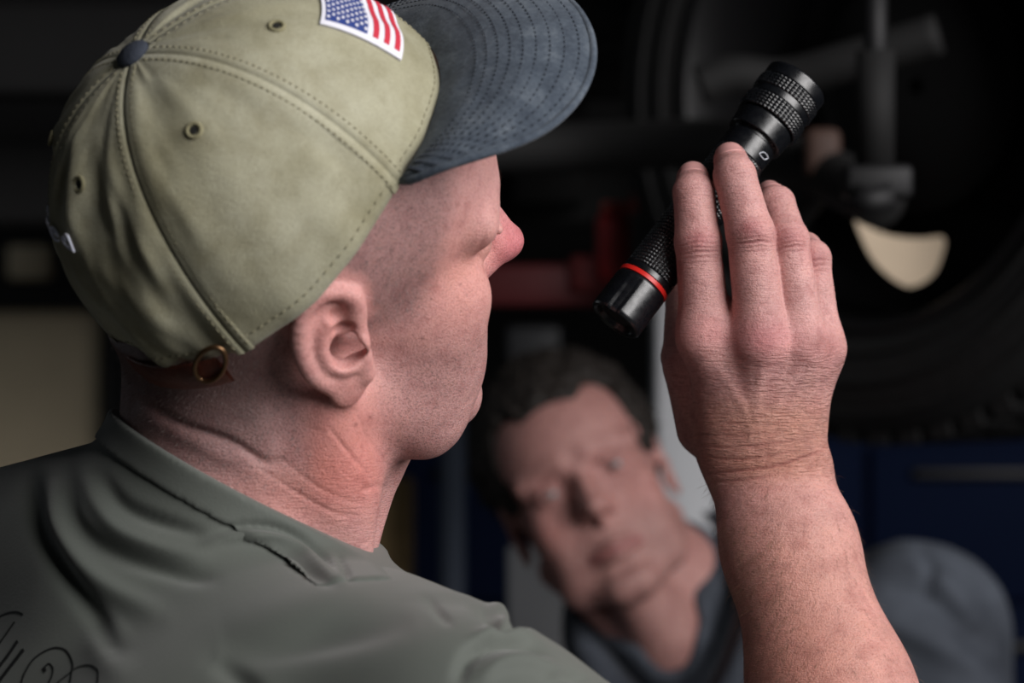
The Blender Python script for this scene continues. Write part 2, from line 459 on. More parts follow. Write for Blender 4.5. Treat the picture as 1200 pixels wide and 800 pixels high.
def face_sdf(q, d, kind):
    d = ssub(d, ell(q, (9.9, 3.1, .9), (1.9, 1.9, 1.25)), .9)                     # orbit
    d = ssub(d, ell(q, (10.5, 2.1, -1.3), (1.5, .8, 1.6)), .8)
    lid = ell(q, (7.45, 3.15, .95), (1.22, 1.45, 1.22))
    d = smin(d, lid, .30)
    slit = ell(q, (8.75, 3.2, .80), (.6, 1.12, .28))
    d = ssub(d, slit, .08)
    d = smin(d, cone(q, (8.5, 4.4, 1.75), (8.95, 2.3, 1.65), .22, .26), .25)       # upper lid fold
    nz = cone(q, (8.6, 0, 2.2), (11.0, 0, -1.7), .62, .62)
    nz = smin(nz, cone(q, (8.4, .5, 1.2), (10.2, .75, -1.6), .55, .62), .5)
    nz = smin(nz, ell(q, (11.0, 0, -1.95), (.78, .85, .72)), .45)
    nz = smin(nz, cone(q, (10.7, .2, -2.0), (9.0, 1.15, -2.35), .62, .62), .5)
    nz = smin(nz, cone(q, (10.0, .5, -1.2), (8.8, 1.15, -1.9), .55, .6), .5)
    nz = smin(nz, cone(q, (10.6, 0, -2.4), (9.4, 0, -3.3), .45, .5), .5)
    d = smin(d, nz, .55)
    d = ssub(d, ell(q, (10.0, .55, -3.0), (.6, .30, .40)), .2)                   # nostril
    # lips
    lx = .35 if kind else 0.0
    mu = np.array([lx, 0, 0]) + catmull([(9.0, 0, -5.55), (8.8, 1.0, -5.62), (8.1, 2.2, -5.95)], 4)
    ml = np.array([lx, 0, 0]) + catmull([(8.95, 0, -6.55), (8.7, 1.1, -6.45), (8.0, 2.2, -6.05)], 4)
    d = smin(d, chain(q, mu, np.linspace(.50, .18, len(mu)), .1), .35)
    d = smin(d, chain(q, ml, np.linspace(.58, .18, len(ml)), .1), .35)
    mc = np.array([lx, 0, 0]) + catmull([(9.5, 0, -6.02), (9.2, 1.2, -6.02), (8.35, 2.6, -6.15)], 4)
    d = ssub(d, chain(q, mc, np.full(len(mc), .14), .05), .16)
    d = ssub(d, ell(q, (9.6, 0, -7.75), (.8, 1.7, .42)), .6)                      # under-lip hollow
    return d
def head_sdf(p, kind=0):
    q = np.array(p, np.float32); q[:, 1] = np.abs(q[:, 1])
    d = ell(q, (-.5, 0, 4.0), (9.2, 7.55, 8.9))
    d = smin(d, ell(q, (3.1, 0, 4.1), (6.6, 6.6, 6.4)), 1.5)
    d = smin(d, ell(q, (-3.7, 0, .2), (5.2, 5.9, 5.0)), 1.5)                      # occiput
    d = smin(d, ell(q, (3.4, 0, -2.4), (5.4, 5.9, 6.2)), 1.6)                     # face block
    d = smin(d, cone(q, (.9, 5.2, -4.6), (4.8, 4.3, -7.7), 1.6, 1.5), 1.6)        # jaw
    d = smin(d, cone(q, (4.8, 4.0, -7.7), (7.6, 1.1, -9.2), 1.5, 1.4), 1.2)
    d = smin(d, ell(q, (7.7, 0, -9.1), (1.65, 2.0, 1.55)), .8)                    # chin
    d = smin(d, ell(q, (6.0, 0, -5.6), (3.2, 3.6, 2.9)), 1.2)                     # muzzle
    d = smin(d, ell(q, (5.6, 4.5, -1.4), (2.3, 1.6, 1.9)), 1.9)                   # cheekbone
    d = smin(d, ell(q, (5.2, 4.0, -5.0), (2.6, 1.9, 2.8)), 2.0)                   # cheek
    d = smin(d, cone(q, (8.6, 1.2, 2.9), (7.2, 4.9, 2.6), 1.05, 1.0), 1.0)          # brow
    m = (q[:, 0] > 5.0) & (q[:, 2] < 4.5) & (q[:, 2] > -9.5)
    if m.any(): d[m] = face_sdf(q[m], d[m], kind)
    m = ((q - EAR_O.astype(np.float32)) ** 2).sum(1) < 22
    if m.any():
        d[m] = smin(d[m], ear_sdf(q[m], .93), .30)
        e = (q[m] - EAR_O.astype(np.float32)) @ np.stack([EAR_X, EAR_Z, EAR_N], 1).astype(np.float32)
        d[m] = smin(d[m], ell(e, (.60, -.28, .55), (.30, .58, .42)), .18)
        d[m] = ssub(d[m], ell(e, (.26, -.42, .15), (.44, .62, .95)), .40)                # ear canal
    return d

RH1 = rot3(21.6, 13.2, 31.2); OH1 = np.array([-10.2, 2.0, 3.8])
RH2 = rot3(-93.7, 10.0, 26.0); OH2 = np.array([7.1, 134.0, -14.5])
def tolocal(p, O, R): return ((p - O) @ R).astype(np.float32)
def toworld(q, O, R): return np.asarray(q, float) @ R.T + O

# --- man with the cap: neck and trunk (construction cm)
NECK = [toworld((-2.2, 0, -1.5), OH1, RH1), PX(292, 520, 4.0), PX(262, 640, 4.0)]
def neck_sdf(p):
    d = cone(p, NECK[0], NECK[1], 5.6, 5.5)
    d = smin(d, cone(p, NECK[1], NECK[2], 5.5, 6.2), 1.5)
    # sternomastoid and throat
    d = smin(d, cone(p, toworld((-.5, -6.0, -4.0), OH1, RH1), PX(405, 640, 2), 1.5, 1.2), 1.6)
    d = smin(d, cone(p, toworld((6.2, 0, -8.2), OH1, RH1), PX(392, 592, 6), 1.6, 2.3), 1.8)
    d = smin(d, cone(p, toworld((2.0, -3.2, -7.4), OH1, RH1), PX(378, 565, 2), 1.8, 2.2), 1.8)
    d = smin(d, cone(p, PX(380, 590, 6), PX(378, 690, 4), 2.0, 2.2), 1.5)
    return d
SHO_R, SHO_L = PX(535, 908, -9), PX(-100, 712, 19)
ELB = PX(1075, 1110, 6)
def trunk_sdf(p):
    R = np.array([[.78, .61, -.05], [-.62, .77, .12], [.05, .05, .99]])
    d = ell(p, PX(205, 1170, 5), (18, 12, 20), R)
    d = smin(d, cone(p, PX(212, 772, 3.0), SHO_R, 6.2, 5.9), 2.5)
    d = smin(d, cone(p, PX(188, 668, 5.0), SHO_L, 6.2, 5.5), 2.5)
    d = smin(d, ell(p, PX(330, 945, -6), (10, 6.5, 7)), 3.0)                       # shoulder blade
    return d
def uparm_sdf(p):
    return cone(p, SHO_R, ELB, 5.4, 4.4)
# --- right hand and forearm
FING = {
 'index':  [(827, 392, 14.2, 1.26), (818, 284, 13.6, 1.12), (813, 226, 14.0, 1.0), (812, 209, 15.5, .82)],
 'middle': [(893, 398, 13.5, 1.28), (879, 272, 12.9, 1.15), (861, 206, 13.5, 1.02), (856, 187, 15.2, .84)],
 'ring':   [(940, 402, 13.9, 1.18), (923, 281, 13.9, 1.02), (910, 239, 15.6, .90), (902, 226, 17.4, .62)],
 'pinky':  [(963, 408, 15.2, 1.02), (951, 303, 15.4, .92), (944, 291, 17.6, .78), (934, 287, 19.3, .64)],
 'thumb':  [(828, 500, 17.5, 1.55), (804, 418, 18.6, 1.22), (806, 352, 20.8, 1.12), (826, 300, 21.6, .86)],
}
FJ = {k: [PX(*j[:3]) for j in v] for k, v in FING.items()}
def finger_sdf(p, name):
    J = FJ[name]; r = [j[3] for j in FING[name]]
    d = cone(p, J[0], J[1], r[0], r[1] * .99)
    d = smin(d, cone(p, J[1], J[2], r[1] * .99, r[2] * 1.02), .12)
    d = smin(d, cone(p, J[2], J[3], r[2] * 1.0, r[3]), .12)
    d = smin(d, ell(p, J[1] + np.array([0, -.10, 0]), (r[1] * .93, r[1] * .96, r[1] * .9)), .4)   # knuckle
    d = smin(d, ell(p, J[2] + np.array([0, -.03, 0]), (r[2] * .9,) * 3), .3)
    return d
WR = PX(893, 535, 15.5)
def hand_sdf(p):
    # palm
    d = cone(p, PX(868, 500, 15.4), PX(836, 400, 14.5), 1.9, 1.5, (0, 1, 0), .85)
    d = smin(d, cone(p, PX(880, 500, 15.2), FJ['middle'][0] + [0, .30, 0], 2.0, 1.55, (0, 1, 0), .85), .8)
    d = smin(d, cone(p, PX(905, 500, 15.2), FJ['ring'][0] + [0, .30, 0], 2.0, 1.40, (0, 1, 0), .85), .8)
    d = smin(d, cone(p, PX(922, 500, 15.7), FJ['pinky'][0] + [-.15, .4, 0.1], 1.8, 1.2, (0, 1, 0), .9), .8)
    d = smin(d, cone(p, PX(945, 455, 16.8), PX(962, 420, 16.6), 1.2, 1.1), .8)                # hypothenar
    d = smin(d, cone(p, PX(845, 512, 16.8), PX(806, 430, 17.6), 1.6, 1.25), 1.1)              # thenar
    d = smin(d, cone(p, PX(815, 425, 17.4), PX(835, 400, 16), 1.0, 1.2), .8)
    # fingers: little blending so that they stay apart
    for n in ('index', 'middle', 'ring', 'pinky', 'thumb'):
        J = FJ[n]
        d = smin(d, finger_sdf(p, n), .12 if n != 'thumb' else .4)
    # knuckles
    for n, (dx, dy, dz), r in (('index', (0, -.18, -.15), (1.15, .8, 1.1)), ('middle', (0, -.34, -.1), (1.1, .82, 1.15)), ('ring', (.0, -.16, -.1), (1.0, .8, 1.0)), ('pinky', (-.05, -.1, 0), (.85, .75, .9))):
        d = smin(d, ell(p, FJ[n][0] + np.array([dx, dy, dz]), r), 1.3)
    # webs
    d = smin(d, cone(p, PX(853, 366, 14.6), PX(860, 395, 14.3), .7, 1.0), .7)
    d = smin(d, cone(p, PX(912, 366, 14.4), PX(917, 395, 14.1), .7, 1.0), .6)
    d = smin(d, cone(p, PX(948, 372, 15.0), PX(953, 398, 14.7), .6, .9), .6)
    # extensor tendons
    for n, w in (('index', .20), ('middle', .26), ('ring', .20)):
        d = smin(d, cone(p, FJ[n][0] + np.array([0, -.35, -.6]), PX(885, 500, 14.3), .30, .22), 1.2)
    # wrist and forearm
    d = smin(d, cone(p, PX(893, 500, 15.5), WR, 2.85, 2.75, (0, 1, 0), .72), 1.2)
    A1, A2 = PX(925, 640, 14.0), PX(976, 820, 11.8)
    d = smin(d, cone(p, WR, A1, 2.8, 3.12, (0, 1, 0), .78), 1.0)
    d = smin(d, cone(p, A1, A2, 3.1, 3.72, (0, 1, 0), .86), 1.5)
    d = smin(d, cone(p, A2, ELB, 3.72, 4.3), 2.0)
    d = smin(d, ell(p, PX(955, 548, 14.6), (.75, .7, 1.0)), .9)                               # ulna head
    return d
def finger_creases(V, N, UVv):
    """knuckle and wrist folds, as displacement along the normal (cm)"""
    D = np.zeros(len(V)); front = np.clip(-N[:, 1] * 1.6 - .1, 0, 1)
    spec = {'index': (1, [(-.34, .5, .075, -.055), (-.12, .8, .06, -.05), (.12, .9, .055, -.05), (.36, .7, .06, -.035), (-.62, .3, .07, -.03), (-.9, .2, .06, -.02)], 1.05),
            'middle': (1, [(-.42, .25, .085, -.075), (-.18, .5, .055, -.035), (.55, .6, .05, -.03), (-.66, .3, .06, -.035), (-.86, .25, .06, -.03), (.75, .4, .05, -.02)], 1.08),
            'ring': (1, [(-.40, .3, .08, -.06), (-.18, .5, .055, -.04), (.05, .6, .05, -.03), (-.62, .3, .06, -.035), (.5, .5, .05, -.03)], .95),
            'pinky': (1, [(-.15, .5, .06, -.05), (-.42, .4, .06, -.04), (-.7, .4, .06, -.035)], .8)}
    for n, (j, cs, rad) in spec.items():
        J = FJ[n]; t = J[j] - J[0]; t /= np.linalg.norm(t); x = np.cross(t, [0, -1., 0]); x /= np.linalg.norm(x)
        q = V - J[j]; a = q @ t; s = q @ x
        near = gauss(s, rad * .85) * (np.abs(a) < 2) * (np.linalg.norm(q - np.outer(a, t), axis=1) < rad * 1.35)
        wob = vnoise(V, 2.2, 5) * .07
        for c, curv, w, A in cs:
            D += 1.1 * A * gauss(a - c + curv * .22 * s * s + wob, w) * near * front
        D += .04 * gauss(a - .05, .45) * gauss(s, .55) * near * front
        # far joint
        t2 = J[2] - J[1]; t2 /= np.linalg.norm(t2); x2 = np.cross(t2, [0, -1., 0]); x2 /= np.linalg.norm(x2)
        q = V - J[2]; a = q @ t2; s = q @ x2
        near = gauss(s, rad * .7) * (np.linalg.norm(q - np.outer(a, t2), axis=1) < rad * 1.2)
        for c, w, A in ((-.22, .05, -.02), (-.02, .05, -.024), (.16, .05, -.018), (-.42, .05, -.012)):
            D += 1.1 * A * gauss(a - c - .1 * s * s + wob * .6, w) * near * front
    # wrist folds (traced as shallow arcs across the wrist)
    for path, w, A in (([(826, 556), (862, 552), (910, 545), (950, 532), (972, 523)], 2.0, -.075),
                       ([(830, 566), (880, 561), (920, 553)], 1.8, -.045),
                       ([(818, 536), (870, 538), (905, 533), (945, 526)], 1.8, -.05),
                       ([(812, 522), (860, 524), (920, 517), (965, 510)], 1.8, -.04),
                       ([(808, 508), (860, 511), (920, 504)], 1.8, -.025),
                       ([(840, 495), (900, 497), (955, 490)], 1.8, -.02)):
        d, tt, _ = seg_dist(UVv, catmull(path, 5))
        D += A * gauss(d, w) * np.sin(np.clip(tt, 0, 1) * math.pi) ** .5 * (N[:, 1] < .2)
    # veins and tendon hollows on the back of the hand
    for path, w, A in (([(835, 420), (852, 448), (872, 480), (880, 520)], 4.5, .05), ([(893, 420), (888, 470), (884, 515)], 5, .05),
                       ([(940, 425), (915, 470), (895, 515)], 5, .035), ([(858, 405), (868, 440), (876, 480)], 7, -.05),
                       ([(918, 410), (905, 450), (896, 490)], 7, -.05), ([(955, 415), (930, 460), (905, 505)], 5, -.03)):
        d, tt, _ = seg_dist(UVv, catmull(path, 5))
        D += .6 * A * gauss(d, w) * np.sin(np.clip(tt, 0, 1) * math.pi) ** .6 * front
    return D
# ---------------------------------------------------------------- the cap: pose and crown shape
def rx(d):
    t = math.radians(d); return np.array([[math.cos(t), 0, -math.sin(t)], [0, 1, 0], [math.sin(t), 0, math.cos(t)]])
def rroll(d):
    t = math.radians(d); return np.array([[1, 0, 0], [0, math.cos(t), -math.sin(t)], [0, math.sin(t), math.cos(t)]])
CAP_TILT, CAP_ROLL = 30.5, -9
CAP_C = (-1.0, -0.3, 3.4); CAP_A, CAP_B, CAP_H = 9.9, 8.5, 9.2
RC = RH1 @ rx(CAP_TILT) @ rroll(CAP_ROLL); OC = OH1 + RH1 @ np.array(CAP_C)
def rim_z(ph):                                   # ph in degrees, 0 front, positive = wearer's right
    a = np.abs(((ph + 180) % 360) - 180)
    z = np.interp(a, [0, 15, 30, 45, 58, 75, 95, 120, 140, 152, 165, 180], [0.9, .85, .7, .55, .45, -.2, -1.0, -1.4, -1.25, -1.1, -1.0, -.8])
    return z
def crown(ph, t, off=0.0):
    ph = np.asarray(ph, float); t = np.asarray(t, float)
    a = t * math.pi / 2; r = np.cos(a) ** .80; zz = np.sin(a) ** 1.0
    c, s = np.cos(np.radians(ph)), np.sin(np.radians(ph))
    A = np.where(c > 0, CAP_A, CAP_A * .91)
    zr = rim_z(ph)
    x = A * c * r - .5 * zz; y = -CAP_B * s * r
    z = zr * (1 - zz) + CAP_H * zz
    P = np.stack([x, y, z], -1)
    if np.any(off):
        n = np.stack([c * r / A, -s * r / CAP_B, zz / CAP_H * .9 + .0 * c], -1); n /= np.linalg.norm(n, axis=-1, keepdims=True)
        P = P + n * np.asarray(off)[..., None]
    return P
def capw(q): return toworld(q, OC, RC)

# ---------------------------------------------------------------- the man in the cap
SKIN = skin_mat('skin')
SK0 = np.array(srgb(207, 157, 153)[:3])
def paint(V, spots, base=SK0):
    c = np.tile(base, (len(V), 1))
    for ctr, r, col, a in spots:
        w = (a * np.exp(-(((V - ctr) / np.asarray(r)) ** 2).sum(1)))[:, None]
        c = c * (1 - w) + np.array(srgb(*col)[:3]) * w
    return c

person1 = thing('person', 'man in olive cap and grey-green shirt holding up a black flashlight', 'person', (NECK[2][0], NECK[2][1], -ZC))
# head and neck
def sk_head(p):
    d = head_sdf(tolocal(p, OH1, RH1), 0)
    return smin(d, neck_sdf(p), 1.0)
V1, F1 = grow(sk_head, (-24, -13, -14), (2, 17, 18), .085)
V1 = relax(V1, F1, 1, .4)
N1 = normals(V1, F1); uv1 = UV(V1); Q1 = tolocal(V1, OH1, RH1)
front = np.clip(-N1[:, 1] + .3, 0, 1)
D = np.zeros(len(V1))
for path, w, A in (([(165, 470), (215, 498), (270, 517), (310, 541), (330, 538)], 5.5, -.22),       # fold at the nape
                   ([(160, 485), (230, 520), (300, 552)], 9, .10),
                   ([(415, 480), (435, 520), (470, 560)], 2.2, -.05), ([(385, 500), (400, 520), (430, 555), (442, 572)], 2.6, -.06),
                   ([(300, 545), (345, 575), (390, 600), (420, 605)], 2.5, -.05), ([(330, 538), (380, 575), (425, 590)], 2.5, -.04),
                   ([(425, 575), (440, 570), (455, 572)], 3.5, -.12),
                   ([(540, 478), (556, 462), (562, 445)], 3, -.05),
                   ([(552, 300), (562, 288), (575, 262)], 3, -.06), ([(548, 302), (560, 300), (566, 306)], 2.5, -.05),
                   ([(436, 420), (440, 440), (442, 462)], 1.6, -.04)):
    d, tt, _ = seg_dist(uv1, catmull(path, 5))
    D += A * gauss(d, w) * np.sin(np.clip(tt * .94 + .03, 0, 1) * math.pi) ** .6 * front * (Q1[:, 1] < 2)
D += .02 * vnoise(V1, 1.3, 2)
V1 = V1 + N1 * D[:, None]
# keep the scalp inside the crown of the cap
qc = (V1 - OC) @ RC; phc = np.degrees(np.arctan2(-qc[:, 1] / CAP_B, qc[:, 0] / CAP_A))
rz = rim_z(phc); up = qc[:, 2] > rz - .1
zf = np.clip((qc[:, 2] - rz) / (CAP_H - rz), 0, 1)
xx_ = qc[:, 0] + .5 * zf
rad = np.sqrt((xx_ / np.where(xx_ > 0, CAP_A, CAP_A * .91)) ** 2 + qc[:, 1] ** 2 / CAP_B ** 2)
lim = np.sqrt(np.clip(1 - zf ** 2, 0, 1)) ** .80 * .925
k_ = np.where(up & (rad > lim), lim / np.maximum(rad, 1e-6), 1.0)
blend = np.clip((qc[:, 2] - rz + .1) / .5, 0, 1); k_ = 1 + (k_ - 1) * blend
qc[:, 0] = (qc[:, 0] + .5 * zf) * k_ - .5 * zf; qc[:, 1] *= k_
qc[:, 2] = np.where(up, rz + (qc[:, 2] - rz) * (1 - .04 * blend), qc[:, 2]); qc[:, 2] = np.minimum(qc[:, 2], CAP_H - .7)
V1 = qc @ RC.T + OC
T1 = paint(V1, [
    (toworld((11, -.5, -2.4), OH1, RH1), (2.2, 3, 2.2), (200, 98, 110), .8),          # nose
    (PX(590, 310, 8), (1.2, 6, 1.2), (205, 108, 122), .5),
    (PX(560, 300, 3), (1.3, 5, 1.3), (214, 160, 148), .6),
    (PX(535, 330, 0), (2.2, 5, 3.0), (216, 152, 142), .7),                              # cheek
    (PX(400, 560, -3), (3.2, 6, 2.0), (196, 112, 102), .85), (PX(330, 570, -3), (3, 6, 1.5), (188, 118, 102), .5),
    (PX(410, 500, -3), (2.2, 6, 1.6), (202, 128, 116), .6),
    (PX(395, 380, -5), (1.6, 5, 2.2), (212, 146, 138), .7), (PX(425, 455, -5), (1.2, 5, 1.0), (214, 152, 144), .7)])
# hair zones: clipped sides and nape, shaved beard
x, y, z = Q1[:, 0], np.abs(Q1[:, 1]), Q1[:, 2]
side = np.clip((4.6 - x + .25 * z) / 1.2, 0, 1) * np.clip((z + 1.2 + .35 * np.maximum(0, -x)) / 1.5, 0, 1)
nape = np.clip((-1.6 - x) / .8, 0, 1) * np.clip((z + 8.0) / 2.5, 0, 1)
beard = np.clip((-2.0 - z + .10 * x) / 2.0, 0, 1) * np.clip((x - .6) / 1.2, 0, 1) * np.clip((z + 11.5) / 1.5, 0, 1) * np.clip((8.6 - np.hypot(x - 6, y)) / 1.5, .2, 1)
inear = ear_sdf(np.stack([x, y, z], 1).astype(np.float32))
noear = np.clip((inear - .25) / .3, 0, 1)
hairz = np.maximum(side, nape) * noear * (uv1[:, 1] < 640)
stub1 = np.clip(.7 * hairz + .75 * beard * noear, 0, 1) * (.8 + .3 * vnoise(V1, 2.0, 3))
for (u_, v_), r_ in (((495, 396), 2.2), ((417, 497), 2.6), ((434, 489), 1.6), ((540, 333), 1.4), ((547, 345), 1.3), ((470, 430), 1.3), ((505, 350), 1.3)):
    w_ = gauss(np.hypot(uv1[:, 0] - u_, uv1[:, 1] - v_), r_) * (N1[:, 1] < .2) * .6
    T1 = T1 * (1 - w_[:, None]) + np.array(srgb(96, 52, 48)[:3]) * w_[:, None]
T1 = T1 * (1 - (.5 * hairz * noear)[:, None]) + np.array(srgb(138, 112, 112)[:3]) * (.5 * hairz * noear)[:, None]
T1 = T1 * (1 - (.30 * beard * noear)[:, None]) + np.array(srgb(150, 118, 116)[:3]) * (.30 * beard * noear)[:, None]
nape_hair_shade = np.clip((-2.2 - x) / 2.0, 0, 1) * np.clip((z + 6.0) / 2.5, 0, 1) * noear * .7  # clipped hair under the rim, with the cap's shade put into the tint
T1 = T1 * (1 - nape_hair_shade[:, None]) + np.array(srgb(84, 68, 66)[:3]) * nape_hair_shade[:, None]
lip = np.clip(1 - np.abs(z + 6.05) / .75, 0, 1) * np.clip((x - 8.4) / .4, 0, 1) * (y < 2.6)
T1 = T1 * (1 - .6 * lip[:, None]) + np.array(srgb(176, 96, 92)[:3]) * .6 * lip[:, None]
lines1 = .25 * np.clip((uv1[:, 1] - 500) / 60, 0, 1)
# forearm and hand
V2, F2 = grow(hand_sdf, (6.0, 3.0, -30), (24.0, 23.5, 11.0), .055)
V2 = relax(V2, F2, 1, .4)
N2 = normals(V2, F2); uv2 = UV(V2)
D2c = finger_creases(V2, N2, uv2)
V2 = V2 + N2 * D2c[:, None]
sp = []
for n, a in (('index', .75), ('middle', .75), ('ring', .7), ('pinky', .6)):
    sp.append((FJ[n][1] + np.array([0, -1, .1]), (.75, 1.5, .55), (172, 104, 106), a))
    sp.append((FJ[n][3], (1.1, 1.3, 1.0), (206, 140, 134), .6))
    sp.append((FJ[n][0] + np.array([0, -1, 0]), (1.3, 1.6, .9), (198, 128, 128), .4))
sp += [(PX(893, 395, 12.5), (1.1, 1.6, .9), (196, 112, 120), .4), (PX(957, 402, 13), (.8, 1.5, .5), (150, 98, 92), .5),
       (PX(900, 500, 13.5), (5, 4, 1.6), (192, 138, 116), .7), (PX(900, 545, 13), (4, 4, 1.0), (184, 126, 102), .6),
       (PX(940, 680, 11), (5, 6, 5), (200, 140, 120), .6), (PX(960, 800, 9), (6, 6, 3), (196, 132, 112), .6)]
T2 = paint(V2, sp)
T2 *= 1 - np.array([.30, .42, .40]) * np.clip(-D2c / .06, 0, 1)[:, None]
T2 *= (1 + .10 * vnoise(V2, 1.1, 4) + .05 * vnoise(V2, 3.0, 6))[:, None]
lines2 = np.clip((uv2[:, 1] - 385) / 60, .22, 1) * np.clip((575 - uv2[:, 1]) / 30, .18, 1) * .9
# hidden trunk and upper arm (under the shirt)
V3, F3 = grow(lambda p: smin(smin(trunk_sdf(p), neck_sdf(p), 2.0), uparm_sdf(p), 2.5) + .5, (-45, -22, -58), (26, 40, -13), .55)
T3 = np.tile(SK0, (len(V3), 1))
BV = np.concatenate([V1, V2, V3]); BF = np.concatenate([F1, F2 + len(V1), F3 + len(V1) + len(V2)])
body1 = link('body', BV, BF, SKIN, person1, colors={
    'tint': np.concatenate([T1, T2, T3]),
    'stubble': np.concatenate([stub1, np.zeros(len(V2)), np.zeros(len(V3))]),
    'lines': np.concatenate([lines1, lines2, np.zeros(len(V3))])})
# fingernails
NAIL = simple('fingernail', srgb(212, 158, 154), .28, var=.06, vscale=300)
for n, t0, t1, w in (('index', .50, 1.30, .80), ('middle', .50, 1.30, .82), ('ring', .5, 1.25, .8), ('pinky', .5, 1.25, .8), ('thumb', .62, 1.15, .9)):
    J = FJ[n]; ax = J[3] - J[2]; L_ = np.linalg.norm(ax); ax = ax / L_; r3 = FING[n][3][3]; r2 = FING[n][2][3]
    prev = J[2] - J[1]; prev /= np.linalg.norm(prev)
    dors = prev - ax * (prev @ ax) if n != 'thumb' else np.array([-.6, .6, .3]); dors = dors - ax * (dors @ ax); dors /= np.linalg.norm(dors)
    side = np.cross(ax, dors); V = []; na, nt = 13, 10
    for i in range(nt):
        t = t0 + (t1 - t0) * i / (nt - 1)
        xx = max(0, (t - 1) * L_ / r3); r = (r2 * .97 + (r3 - r2 * .97) * min(t, 1)) * math.sqrt(max(.2, 1 - (.88 * xx) ** 2))
        for j in range(na):
            s_ = j / (na - 1) * 2 - 1
            back = .16 * (s_ * s_) * (1 if i < 3 else 0) * (3 - i) / 3
            th = s_ * w
            zz = J[2] + ax * L_ * (t + back) + side * math.sin(th) * r * 1.0 + dors * (math.cos(th) * r * 1.0 + .02)
            V.append(zz)
    V = np.array(V); Vb = V - dors * .09; m = len(V)
    F = [(i * na + j, i * na + j + 1, (i + 1) * na + j + 1, (i + 1) * na + j) for i in range(nt - 1) for j in range(na - 1)]
    bd = list(range(na)) + [i * na + na - 1 for i in range(1, nt)] + [(nt - 1) * na + j for j in range(na - 2, -1, -1)] + [i * na for i in range(nt - 2, 0, -1)]
    F = F + [tuple(m + x for x in f[::-1]) for f in F] + [(bd[i], m + bd[i], m + bd[(i + 1) % len(bd)], bd[(i + 1) % len(bd)]) for i in range(len(bd))]
    link('fingernail', np.concatenate([V, Vb]), F, NAIL, person1)
# clipped hair on the sides and nape, and the hair on the forearm
def hairs(name, P, Nn, flow, length, width, mat, parent, lift=.5):
    n = len(P); dr_ = flow + Nn * lift; dr_ /= np.linalg.norm(dr_, axis=1)[:, None]
    sd = np.cross(dr_, Nn); sd /= np.linalg.norm(sd, axis=1)[:, None] + 1e-9
    a = P - Nn * .03; L_ = np.asarray(length)[:, None]
    mid = a + dr_ * L_ * .55; tip = mid + (dr_ - Nn * lift * .6) * L_ * .45
    V = np.stack([a - sd * width, a + sd * width, mid + sd * width * .8, mid - sd * width * .8, tip], 1).reshape(-1, 3)
    F = []
    for i in range(n): k = i * 5; F += [(k, k + 1, k + 2, k + 3), (k + 3, k + 2, k + 4)]
    o = link(name, V, F, mat, parent, smooth=False); o['kind'] = 'stuff'; return o
BUZZ = simple('clipped_grey_brown_hair', srgb(112, 98, 94), .6, var=.4, vscale=600)
ARMH = simple('light_brown_arm_hair', srgb(120, 92, 72), .5)
N1b = normals(V1, F1)
wgt = hairz * noear * (uv1[:, 0] > 90) * (N1b[:, 1] < .5); sel = rng.choice(len(V1), 15000, p=wgt / wgt.sum())
jit = rng.normal(0, .04, (len(sel), 3)); fl = RH1 @ np.array([-.55, 0, -.7])
hairs('clipped_hair', V1[sel] + jit - N1b[sel] * (jit * N1b[sel]).sum(1)[:, None], N1b[sel], fl + rng.normal(0, .25, (len(sel), 3)), rng.uniform(.12, .34, len(sel)), .0075, BUZZ, person1, .6)
N2b = normals(V2, F2); wgt = np.clip((uv2[:, 1] - 545) / 60, 0, 1) * (uv2[:, 1] < 830) * (N2b[:, 1] < .6) * (.25 + .9 * (N2b[:, 0] < -.2) + .5 * (np.abs(N2b[:, 0]) > .75))
sel = rng.choice(len(V2), 2600, p=wgt / wgt.sum())
fl = np.stack([np.where(N2b[sel][:, 0] < 0, -.25, .25) + rng.normal(0, .25, len(sel)), rng.normal(0, .25, len(sel)), -.9 + rng.normal(0, .2, len(sel))], 1)
hairs('arm_hair', V2[sel], N2b[sel], fl, rng.uniform(.35, 1.0, len(sel)), .006, ARMH, person1, .38)
# ---------------------------------------------------------------- the cap
def cap_fabric():
    m = NT('washed_olive_cotton'); m.set(Roughness=.92); m.b.inputs['Specular IOR Level'].default_value = .15
    mp = m.coord()
    a = m.noise(16, 5, .6, mp); b = m.noise(60, 4, .6, mp)
    r = m.ramp(a, 0, [(.28, srgb(136, 132, 106)), (.50, srgb(160, 157, 134)), (.74, srgb(178, 176, 156))])
    r2 = m.ramp(b, 0, [(.30, (.76, .74, .68, 1)), (.55, (1, 1, 1, 1)), (.8, (1.07, 1.07, 1.06, 1))])
    x = m.mix((r, 0), (r2, 0), .8, 'MULTIPLY')
    m.l(x, 2, m.b, 'Base Color')
    w = m.noise(1500, 2, .5, mp); wr = m.ramp(w, 0, [(.3, (.82, .82, .80, 1)), (.6, (1.04, 1.04, 1.04, 1))]); xw_ = m.mix((x, 2), (wr, 0), .8, 'MULTIPLY'); m.l(xw_, 2, m.b, 'Base Color'); b1 = m.bump(w, 0, .0004, .7); b2 = m.bump(b, 0, .0012, .45, b1); m.l(b2, 0, m.b, 'Normal')
    m.b.inputs['Sheen Weight'].default_value = .12
    return m.m
